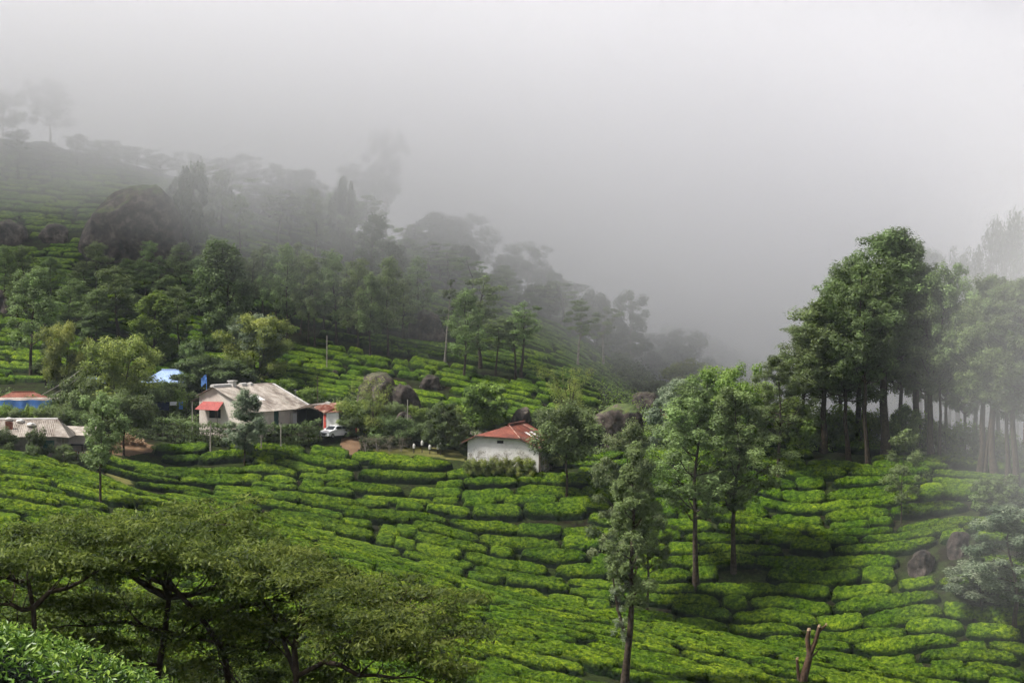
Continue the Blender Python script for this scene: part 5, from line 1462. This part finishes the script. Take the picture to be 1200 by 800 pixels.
# --- trees standing in the middle slope
T('round_tree', 664, 588, 468, 70, var=0, desc='round headed tree forking on a bare stem', where='in the tea right of the red-roofed house')
T('pale_tree', 724, None, 490, 88, D=172, var=0, desc='pale flowering shade tree with wide crown', where='behind the dark trunked tree in the centre', leaf='leaf_pale')
T('shade_tree', 758, 719, 562, 62, var=1, desc='slender shade tree with drooping crown', where='right of the dark trunked tree in the centre')
T('shade_tree', 816, 690, 436, 140, var=0, desc='large shade tree with branches spreading left', where='in tea, left of the close pair')
T('shade_tree', 860, 671, 450, 124, var=2, desc='large dense shade tree with dark trunk', where='in tea, right of the close pair')
T('shade_tree', 912, 562, 412, 84, var=1, desc='dark shade tree', where='left of the tall wood at the top of the slope', leaf='leaf_mid')
T('leafy_tree', 868, 540, 428, 66, D=None, var=0, desc='bright yellow green tree', where='behind the tall close pair of shade trees', leaf='leaf_bright')
T('leafy_tree', 890, None, 452, 60, D=204, var=2, desc='leafy green tree', where='on the crest behind the dark shade tree')
T('leafy_tree', 790, None, 448, 60, D=205, var=1, desc='pale green tree', where='behind the left shade tree of the close pair', leaf='leaf_grey')
T('leafy_tree', 835, None, 434, 64, D=208, var=2, desc='bright green tree top', where='between and behind the close pair', leaf='leaf_bright')
T('bright_tree', 925, None, 470, 50, D=202, var=0, desc='bright leafy tree', where='on the crest left of the leaning trunk')
T('bright_tree', 960, None, 492, 46, D=204, var=1, desc='bright low tree', where='under the left crowns of the tall wood')
T('bright_tree', 1062, None, 478, 40, D=200, var=0, desc='bright understorey tree', where='beside the thick trunk of the tall wood')
# the front centre tree, with its own dark forked trunk
def centre_tree():
    D = float(hit(731, 806, 95)[1])
    p = at(731, D)
    h = P(745, 508, D)[2] - p[2]
    tm, cm = make_tree(77, h, 3.7, cb=0.36, prof='oak', limbs=34, lobe=0.5, n_each=260, leaf=0.085, aspect=0.45, flat=0.8, lmat='leaf_oak', trunk_r=0.30, lean=(0.045, 0), sub=3, wob=0.010)
    r = thing('centre_tree', 'tree with stout dark forked trunk rising from the bottom edge near the centre', 'tree', p)
    r.name = 'dark_trunked_tree'
    link('trunk', tm, r); link('crown', cm, r)
    rng = np.random.default_rng(4)
    fk = [([(0.05, 0, h * .22), (-0.35, 0.1, h * .30), (-0.62, 0.1, h * .37), (-0.75, 0.1, h * .43)], [0.15, 0.12, 0.09, 0.05])]
    V, Q, _ = tube_np(fk, 7)
    link('limb', mesh_np('limb', V, [Q], [M['bark']], smooth=True), r)
    lob = [(rng.uniform(-0.9, 0.2), rng.normal(0, .4), h * rng.uniform(.10, .42), .32, .32, .3, rng.normal(.6, .15)) for _ in range(18)]
    V, Q, ti = leaf_cards(rng, lob, 70, 0.09, 0.45)
    link('shoots', mesh_np('shoots', V, [Q], [M['leaf_grey']], {'tint': ti}), r)
    keep_clear(p, 0.6)
centre_tree()
def stump_tree():
    p = hit(940, 812, 95)
    k = p[1] / F
    L = lambda u, v: ((u - 940) * k, 0.0, P(940, v, p[1])[2] - p[2])
    r = thing('lopped_tree', 'bare lopped tree with cut branch stubs at the bottom edge', 'tree', p)
    V, Q, _ = tube_np([(np.array([(0, 0, -0.5), L(941, 795), L(947, 775), L(950, 762)]), np.array([.40, .34, .27, .24])),
                       (np.array([L(949, 768), L(947, 756), L(946, 748), L(948, 738)]), np.array([.22, .19, .17, .15])),
                       (np.array([L(950, 764), L(955, 752), L(958, 742), L(960, 734)]), np.array([.20, .16, .15, .13])),
                       (np.array([L(959, 740), L(963, 736), L(968, 732)]), np.array([.12, .10, .08])),
                       (np.array([L(952, 768), L(957, 764), L(959, 761)]), np.array([.08, .06, .03])),
                       (np.array([L(937, 800), L(935, 785), L(934, 772)]), np.array([.16, .12, .11]))], 8)
    link('trunk', mesh_np('trunk', V, [Q], [M['bark_red']], smooth=True), r)
    for i, (u, v, rr) in enumerate(((948, 738, .155), (960, 734, .135), (968, 732, .085), (934, 772, .115))):
        a = np.array(L(u, v))
        MB().tube([a + (0, 0, -0.02), a + (0.02 * i, 0, 0.16)], [rr * 1.05, rr * 0.7], 8).build('cut_stub', M['wood_cut'], r)
    keep_clear(p, 0.6)
stump_tree()
# --- the tall wood on the right
for (u, b, t, w, k, v_) in ((995, 541, 345, 96, 'leaning_oak', 0), (1018, 548, 300, 84, 'leaning_oak', 1), (1039, 540, 259, 118, 'tall_oak', 0), (1046, 526, 300, 76, 'leaning_oak', 1), (965, 530, 352, 88, 'tall_oak', 1), (1093, 541, 320, 84, 'tall_oak', 2), (1072, 534, 285, 90, 'tall_oak', 3),
                            (1101, 541, 305, 60, 'leaning_oak', 0), (1112, 540, 335, 60, 'tall_oak', 1), (1126, 542, 330, 70, 'tall_oak', 0), (1149, 554, 318, 84, 'tall_oak', 2), (1155, 556, 345, 60, 'leaning_oak', 1), (1167, 561, 315, 92, 'tall_oak', 3), (1181, 568, 335, 70, 'tall_oak', 1), (1192, 573, 322, 80, 'tall_oak', 0), (1208, 575, 320, 80, 'tall_oak', 2)):
    T(k, u, b, t, w * 1.22, var=v_, desc='tall dark trunked tree', where='along the front of the right-hand wood', group='tall trees at the edge of the right-hand wood')
for (u, D, t, w) in ((938, 200, 492, 40), (952, 203, 478, 44), (972, 201, 488, 40), (985, 205, 480, 44), (1003, 203, 492, 38), (1026, 204, 486, 42), (1054, 203, 494, 40), (1078, 204, 490, 42), (1104, 203, 500, 40), (1130, 202, 500, 44), (1156, 199, 508, 44), (1182, 197, 512, 46)):
    T('bright_shrub' if u % 4 else 'green_shrub', u, None, t, w, D=D, desc='leafy understorey shrub', where='among the trunks of the right-hand wood', group='understorey shrubs in the right-hand wood')
T('tall_oak', 1078, None, 272, 118, D=202, var=3, desc='broad crowned tall tree', where='just right of the tallest crown of the wood')
T('tall_oak', 1008, None, 296, 104, D=203, var=2, desc='broad crowned tall tree', where='just left of the tallest crown of the wood')
T('tall_oak', 940, None, 372, 70, D=205, var=2, desc='leafy tree reaching left over the crest', where='at the left end of the tall wood')
for (u, D, t, w) in ((985, 214, 360, 74), (1010, 220, 330, 74), (1060, 218, 300, 90), (1085, 224, 318, 80), (1110, 216, 335, 74), (1140, 222, 330, 80), (1170, 218, 325, 80), (1200, 214, 318, 80), (1130, 206, 372, 60), (1185, 205, 380, 60)):
    T('tall_oak', u, None, t, w, D=D, desc='shadowy tree standing deeper', where='inside the tall wood on the right', group='trees inside the right-hand wood')
for (u, D, t, w) in ((1165, 262, 256, 54), (1192, 258, 248, 60), (1120, 270, 292, 46), (1215, 262, 250, 60), (1142, 266, 300, 44)):
    T('gum_tree', u, None, t, w, D=D, desc='faint misty tree', where='rising behind the tall wood at upper right', group='misty trees behind the right-hand wood')
T('sapling', 1056, 613, 500, 50, var=1, desc='thin young tree with pale shoots', where='in the tea before the tall wood', leaf='leaf_oak')
T('bright_tree', 1168, 606, 560, 58, var=0, desc='low rounded bush blurred by mist', where='above the silvery tree on the right', leaf='leaf_mid')
T('pale_tree', 1190, 742, 588, 112, var=1, desc='silvery grey leaved tree', where='at the right edge of the tea slope')
T('leafy_tree', 1150, 715, 655, 70, var=0, desc='low silvery leaved branchy shrub', where='at the foot of the silvery tree', leaf='leaf_grey')

# --- clipped hedge before the cream house
def hedge(name, label, pts, h, wd, mat, seed, n_each=60):
    rng = np.random.default_rng(seed)
    pts = np.array(pts)
    seg = np.linalg.norm(np.diff(pts[:, :2], axis=0), axis=1); d = np.r_[0, np.cumsum(seg)]
    n = int(d[-1] / 0.35)
    s = np.linspace(0, d[-1], n)
    c = np.stack([np.interp(s, d, pts[:, k]) for k in range(2)], 1)
    z = G(c[:, 0], c[:, 1])
    b = np.array((*c[n // 2], z[n // 2]))
    r = thing(name, label, 'hedge', b)
    lob = []
    for k in range(n):
        for q in np.linspace(0.25, h - 0.25, 4):
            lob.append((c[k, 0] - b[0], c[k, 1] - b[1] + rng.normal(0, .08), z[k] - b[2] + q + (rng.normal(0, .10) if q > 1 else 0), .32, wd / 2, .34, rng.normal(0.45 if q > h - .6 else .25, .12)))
    V, Q, ti = leaf_cards(rng, lob, n_each, 0.11, 0.55)
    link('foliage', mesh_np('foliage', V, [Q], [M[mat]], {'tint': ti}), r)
    st = []
    for k in range(0, n, 2):
        st.append((np.array([(c[k, 0] - b[0], c[k, 1] - b[1], z[k] - b[2] - .2), (c[k, 0] - b[0] + rng.normal(0, .1), c[k, 1] - b[1], z[k] - b[2] + h * .8)]), np.array([.05, .02])))
    V, Q, _ = tube_np(st, 5)
    link('stem', mesh_np('stem', V, [Q], [M['bark']]), r)
    for k in range(0, n, 2): keep_clear(c[k], 0.15)
hedge('hedge', 'long clipped dark green hedge in front of the long cream house', [at(164, 202), at(232, 200), at(300, 199.5), at(352, 200.5), at(374, 202)], 2.6, 1.3, 'leaf_mid', 3)
hedge('hedge', 'low rough hedge between the earth track and the white posts', [at(424, 202), at(450, 202), at(482, 203.5)], 1.3, 0.9, 'leaf_dark', 4)

# --- undergrowth
def undergrowth(name, label, boxes, count, mat, seed, h=(0.3, 1.4), n_each=34, leaf=0.16):
    rng = np.random.default_rng(seed); lob = []
    while len(lob) < count:
        (u0, u1, d0, d1) = boxes[rng.integers(len(boxes))]
        u, D = rng.uniform(u0, u1), rng.uniform(d0, d1)
        x, y = (u - 600) / F * D, D
        if any(in_poly(x, y, po) for po in NOPOLY): continue
        z = float(G(x, y)); R = rng.uniform(*h)
        lob.append((x, y, z + R * 0.3, R * 1.1, R * 1.1, R * 0.8, rng.normal(.45, .18)))
    V, Q, ti = leaf_cards(rng, lob, n_each, leaf, 0.55)
    tag(link(name, mesh_np(name, V, [Q], [M[mat]], {'tint': ti})), label, 'undergrowth', kind='stuff')
undergrowth('undergrowth', 'tangled low green growth around the gardens and houses', [(-80, 160, 197, 224), (150, 232, 206, 226), (400, 545, 206, 221), (640, 800, 203, 236), (540, 620, 207, 221), (300, 420, 214, 226)], 900, 'leaf_mid', 31, (0.25, 0.8))
undergrowth('undergrowth', 'bright weedy growth on the floor of the right-hand wood', [(880, 1260, 199, 250), (700, 1000, 215, 260)], 1500, 'leaf_bright', 32, (0.8, 2.6))
undergrowth('undergrowth', 'dark scrub filling the ravine beyond the tea', [(690, 1000, 250, 345), (1000, 1300, 240, 320), (720, 760, 262, 280)], 800, 'leaf_dark', 33, (0.8, 2.2), 40, 0.26)

# --- the spreading trees close to the camera
def near_tree(u, D, seed, label, **kw):
    p = at(u, D)
    r = thing('spreading_tree', label, 'tree', p)
    tm, cm = acacia(seed, **kw)
    link('trunk', tm, r); link('crown', cm, r)
    return p, r
p2 = at(184, 62)
zt = lambda v, D: P(0, v, D)[2]
def ztop(u0, D, rows, base):
    us = [q[0] for q in rows]; vs = [q[1] for q in rows]
    def f(x, y):
        u = u0 + x / D * F
        return zt(np.interp(u, us, vs), D) - base - 0.018 * y * y
    return f
g2 = p2[2]
near_tree(184, 62, 5, 'widest spreading tree with crooked limbs at the bottom left, middle one of three', H=9,
          trunk_pts=[(-0.3, 0, -0.6), (-0.15, 0, 1.6), (0.05, 0.05, 3.0), (0.25, 0.1, zt(740, 62) - g2), (0.40, 0.1, zt(700, 62) - g2), (0.42, 0.2, zt(655, 62) - g2)], trunk_r=0.13,
          forks=[(4, math.radians(178), 4.6, zt(650, 62) - g2, .15), (4, math.radians(4), 4.6, zt(688, 62) - g2, .13), (4, math.radians(100), 4.2, zt(630, 62) - g2, .13), (3, math.radians(195), 4.4, zt(715, 62) - g2, .10), (5, math.radians(60), 3.2, zt(625, 62) - g2, .11), (4, math.radians(265), 3.8, zt(650, 62) - g2, .12), (3, math.radians(-30), 4.6, zt(750, 62) - g2, .10), (2, math.radians(200), 3.6, zt(770, 62) - g2, .08)],
          crown_z=ztop(184, 62, [(-40, 660), (40, 630), (100, 614), (200, 606), (300, 632), (360, 652), (420, 690)], g2), spread=(5.6, 5.2), n_each=130, lobes_n=300, center=(0.4, 0), leaf=0.085)
pS = at(272, 60); gS = pS[2]
near_tree(272, 60.5, 9, 'spreading tree leaning left with thick dark stem, between the other two', H=7,
          trunk_pts=[(0.3, 0, -0.6), (0.1, 0, 1.2), (-0.3, 0, zt(765, 60) - gS), (-1.0, 0, zt(728, 60) - gS), (-2.0, 0.1, zt(692, 60) - gS), (-2.6, 0.2, zt(665, 60) - gS)], trunk_r=0.12,
          forks=[(4, math.radians(165), 3.2, zt(660, 60) - gS, .11), (3, math.radians(20), 3.6, zt(700, 60) - gS, .10), (5, math.radians(120), 2.6, zt(640, 60) - gS, .08)],
          crown_z=ztop(272, 60.5, [(100, 640), (200, 625), (300, 650), (380, 690)], gS), spread=(3.6, 3.6), n_each=100, lobes_n=100, center=(-1.0, 0), leaf=0.085)
p3_ = at(335, 58); g3 = p3_[2]
near_tree(335, 58, 6, 'spreading tree with thick limb reaching right at the bottom, rightmost of the group', H=7,
          trunk_pts=[(0.0, 0, -0.6), (0.1, 0, 1.2), (0.35, 0, zt(792, 58) - g3), (1.3, 0, zt(775, 58) - g3), (2.1, 0.1, zt(755, 58) - g3), (2.6, 0.1, zt(735, 58) - g3)], trunk_r=0.11,
          forks=[(2, math.radians(85), 3.2, zt(690, 58) - g3, .12), (4, math.radians(-8), 3.2, zt(745, 58) - g3, .09), (5, math.radians(30), 3.0, zt(720, 58) - g3, .08), (3, math.radians(-20), 4.0, zt(790, 58) - g3, .10), (2, math.radians(130), 3.0, zt(700, 58) - g3, .10), (1, math.radians(200), 3.0, zt(770, 58) - g3, .10), (4, math.radians(270), 2.6, zt(755, 58) - g3, .08)],
          crown_z=ztop(335, 58, [(200, 650), (300, 645), (360, 660), (430, 688), (480, 720), (520, 756), (550, 800)], g3), spread=(4.3, 4.0), n_each=125, lobes_n=220, center=(1.7, 0), leaf=0.085)
p1_ = at(38, 57); g1 = p1_[2]
near_tree(38, 57, 7, 'spreading tree with slim upright stem at the left edge, leftmost of the group', H=7,
          trunk_pts=[(0.0, 0, -0.6), (0.1, 0, 1.5), (0.05, 0, zt(740, 57) - g1), (0.0, 0, zt(712, 57) - g1), (-0.2, 0.1, zt(680, 57) - g1), (-0.2, 0.1, zt(655, 57) - g1)], trunk_r=0.10,
          forks=[(3, math.radians(8), 3.2, zt(655, 57) - g1, .10), (3, math.radians(172), 3.4, zt(708, 57) - g1, .09), (4, math.radians(90), 3.2, zt(650, 57) - g1, .09), (2, math.radians(185), 3.6, zt(735, 57) - g1, .09), (4, math.radians(250), 2.6, zt(655, 57) - g1, .08), (5, math.radians(20), 2.2, zt(640, 57) - g1, .06)],
          crown_z=ztop(38, 57, [(-100, 640), (0, 625), (60, 622), (130, 640), (180, 690)], g1), spread=(3.6, 3.6), n_each=120, lobes_n=140, center=(-0.3, 0), leaf=0.085)
# a few sprays of old rusty leaves inside, and green scrub beneath
def scrub():
    rng = np.random.default_rng(44); lob = []
    for _ in range(420):
        u, D = rng.uniform(-60, 540), rng.uniform(65, 80)
        p = at(u, D)
        lob.append((p[0], p[1], p[2] + rng.uniform(0.2, 5.2) * (1.2 - abs(u - 200) / 420), .7, .7, .5, rng.normal(.35, .15)))
    V, Q, ti = leaf_cards(rng, lob, 130, 0.085, 0.5)
    tag(link('undergrowth', mesh_np('undergrowth', V, [Q], [M['leaf_acacia']], {'tint': ti})), 'shaded leafy scrub under the spreading trees', 'undergrowth', kind='stuff')
scrub()

# --- the tea bush right by the camera
def near_bush():
    rng = np.random.default_rng(17)
    n, m = 60, 46
    a, b = np.linspace(-10.5, -2.9, n), np.linspace(12.5, 20.2, m)
    X_, Y_ = np.meshgrid(a, b, indexing='ij')
    def top(x, y):
        e = np.minimum.reduce([(x + 10.5) / .7, (-2.9 - x) / 1.2, (y - 12.5) / .7, (20.2 - y) / .8]).clip(0, 1)
        return G(x, y) - 0.1 + 1.02 * e ** 0.4 * (1 + 0.20 * (vnoise(x * 0.9, y * 0.9, 61) - .5) + 0.14 * (vnoise(x * 2.7, y * 2.7, 62) - .5))
    base = np.array((-5.5, 17.0, float(G(-5.5, 17.0))))
    V = np.stack([X_, Y_, top(X_, Y_) - 0.10], -1).reshape(-1, 3) - base
    i = (np.arange(n - 1)[:, None] * m + np.arange(m - 1)[None, :]).ravel()
    Q = np.stack([i, i + m, i + m + 1, i + 1], 1)
    r = thing('tea_bush', 'tea bush with glossy individual leaves close to the camera in the bottom left corner', 'tea bush', base)
    link('twigs', mesh_np('twigs', V, [Q], [M['tea']], {'flush': np.zeros(len(V)), 'tint': np.full(len(V), .2)}, smooth=True), r)
    N = 36000
    x, y = rng.uniform(-9.8, -2.95, N), rng.uniform(12.6, 20.1, N)
    z = top(x, y) + rng.normal(-0.05, 0.06, N)
    lf = 0.034 * rng.uniform(0.6, 1.35, N)[:, None]
    th = rng.uniform(0, 6.283, N); el = rng.normal(0.45, 0.5, N)
    d = np.stack([np.cos(th) * np.cos(el), np.sin(th) * np.cos(el), np.sin(el)], 1)
    sd = np.cross(d, np.array((0, 0, 1.0)) + rng.normal(0, .35, (N, 3))); sd /= np.linalg.norm(sd, axis=1)[:, None]
    nm = np.cross(sd, d)
    c = np.stack([x, y, z], 1) - base
    # a leaf: two halves folded along the midrib, pointed tip
    p0 = c - d * lf; p3 = c + d * lf * 1.15 - nm * lf * 0.15
    pl = c + sd * lf * 0.48 + nm * lf * 0.16; pr = c - sd * lf * 0.48 + nm * lf * 0.16
    V = np.stack([p0, pl, p3, pr], 1).reshape(-1, 3)
    k = np.arange(N)[:, None] * 4
    T_ = np.concatenate([k + np.array([[0, 2, 1]]), k + np.array([[0, 3, 2]])])
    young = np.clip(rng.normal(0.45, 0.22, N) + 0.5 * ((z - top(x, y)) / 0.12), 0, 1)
    link('leaves', mesh_np('leaves', V, [T_], [M['leaf_tea']], {'tint': np.repeat(young, 4)}), r)
near_bush()
finish_labels()
build_tea()
# ------------------------------------------------------------------ haze and drifting mist
def vol_box(name, x0, x1, y0, y1, z0, z1, mat, label):
    o = MB().box(x0, x1, y0, y1, z0, z1).build(name, mat)
    return tag(o, label, kind='stuff')
def haze_mat():
    m = bpy.data.materials.new('pale_haze'); m.use_nodes = True
    t = m.node_tree; t.nodes.clear()
    o = t.nodes.new('ShaderNodeOutputMaterial'); v = t.nodes.new('ShaderNodeVolumePrincipled')
    v.inputs['Color'].default_value = (0.80, 0.90, 1.0, 1)
    v.inputs['Density'].default_value = 0.00013
    v.inputs['Anisotropy'].default_value = 0.2
    t.links.new(v.outputs[0], o.inputs['Volume'])
    return m
vol_box('haze', -1650, 1650, -750, 1950, ZZ.min() - 1.0, 74.0, haze_mat(), 'thin even haze over the whole valley')

def mist_mat(name, build):
    t = NT(name)
    t.t.nodes.remove(t.bsdf)
    v = t.n('VolumePrincipled')
    v.inputs['Color'].default_value = (0.972, 0.975, 0.994, 1)
    v.inputs['Anisotropy'].default_value = 0.0
    g = t.n('NewGeometry')
    sx = t.n('SeparateXYZ'); t.l(g.outputs['Position'], sx.inputs[0])
    t.l(build(t, sx), v.inputs['Density'])
    t.l(v.outputs[0], t.out.inputs['Volume'])
    return t.m
def smooth(t, x, a, b):
    m = t.n('MapRange'); m.interpolation_type = 'SMOOTHSTEP'
    m.inputs['From Min'].default_value, m.inputs['From Max'].default_value = a, b
    t.l(x, m.inputs['Value'])
    return m.outputs[0]
def hill_mist(t, sx):
    n = t.wnoise(0.028, 3.0, 0.6).outputs['Fac']
    x10 = t.math('ADD', sx.outputs['X'], 10.0)
    floor_ = t.math('SUBTRACT', t.math('SUBTRACT', -8.0, t.math('MULTIPLY', x10, 0.37)), t.math('MULTIPLY', t.math('MULTIPLY', x10, x10), 0.0013))
    hgt = t.math('SUBTRACT', sx.outputs['Z'], floor_)
    hgt = t.math('ADD', hgt, t.math('MULTIPLY', t.math('SUBTRACT', n, 0.5), 44.0))
    y = sx.outputs['Y']
    near = t.math('MULTIPLY', t.math('MULTIPLY', smooth(t, hgt, 0.0, 36.0), smooth(t, y, 216.0, 292.0)), t.math('ADD', 0.008, t.math('MULTIPLY', smooth(t, y, 340.0, 300.0), 0.040)))
    near = t.math('MULTIPLY', near, smooth(t, hgt, 140.0, 45.0))
    far = t.math('MULTIPLY', smooth(t, y, 300.0, 360.0), 0.009)
    return t.math('MAXIMUM', near, far)
vol_box('mist_bank', -240, 240, 206, 440, -60, 73, mist_mat('hill_mist', hill_mist), 'grey cloud lying on the crest of the hill behind the houses')
def side_mist(t, sx):
    n = t.wnoise(0.05, 2.0, 0.55).outputs['Fac']
    e = t.math('SUBTRACT', sx.outputs['X'], t.math('MULTIPLY', t.math('SUBTRACT', sx.outputs['Y'], 160.0), 0.24))
    e = t.math('ADD', e, t.math('MULTIPLY', t.math('SUBTRACT', n, 0.5), 26.0))
    d = smooth(t, e, 32.0, 64.0)
    low = smooth(t, t.math('ADD', sx.outputs['Z'], t.math('MULTIPLY', n, 14.0)), -26.0, -6.0)
    top = smooth(t, t.math('ADD', sx.outputs['Z'], t.math('MULTIPLY', n, 16.0)), 44.0, 14.0)
    return t.math('MULTIPLY', t.math('MULTIPLY', d, t.math('MULTIPLY', low, top)), 0.014)
vol_box('mist_bank', 25, 120, 140, 225, -36, 48, mist_mat('side_mist', side_mist), 'mist drifting in front of the tall trees on the right')
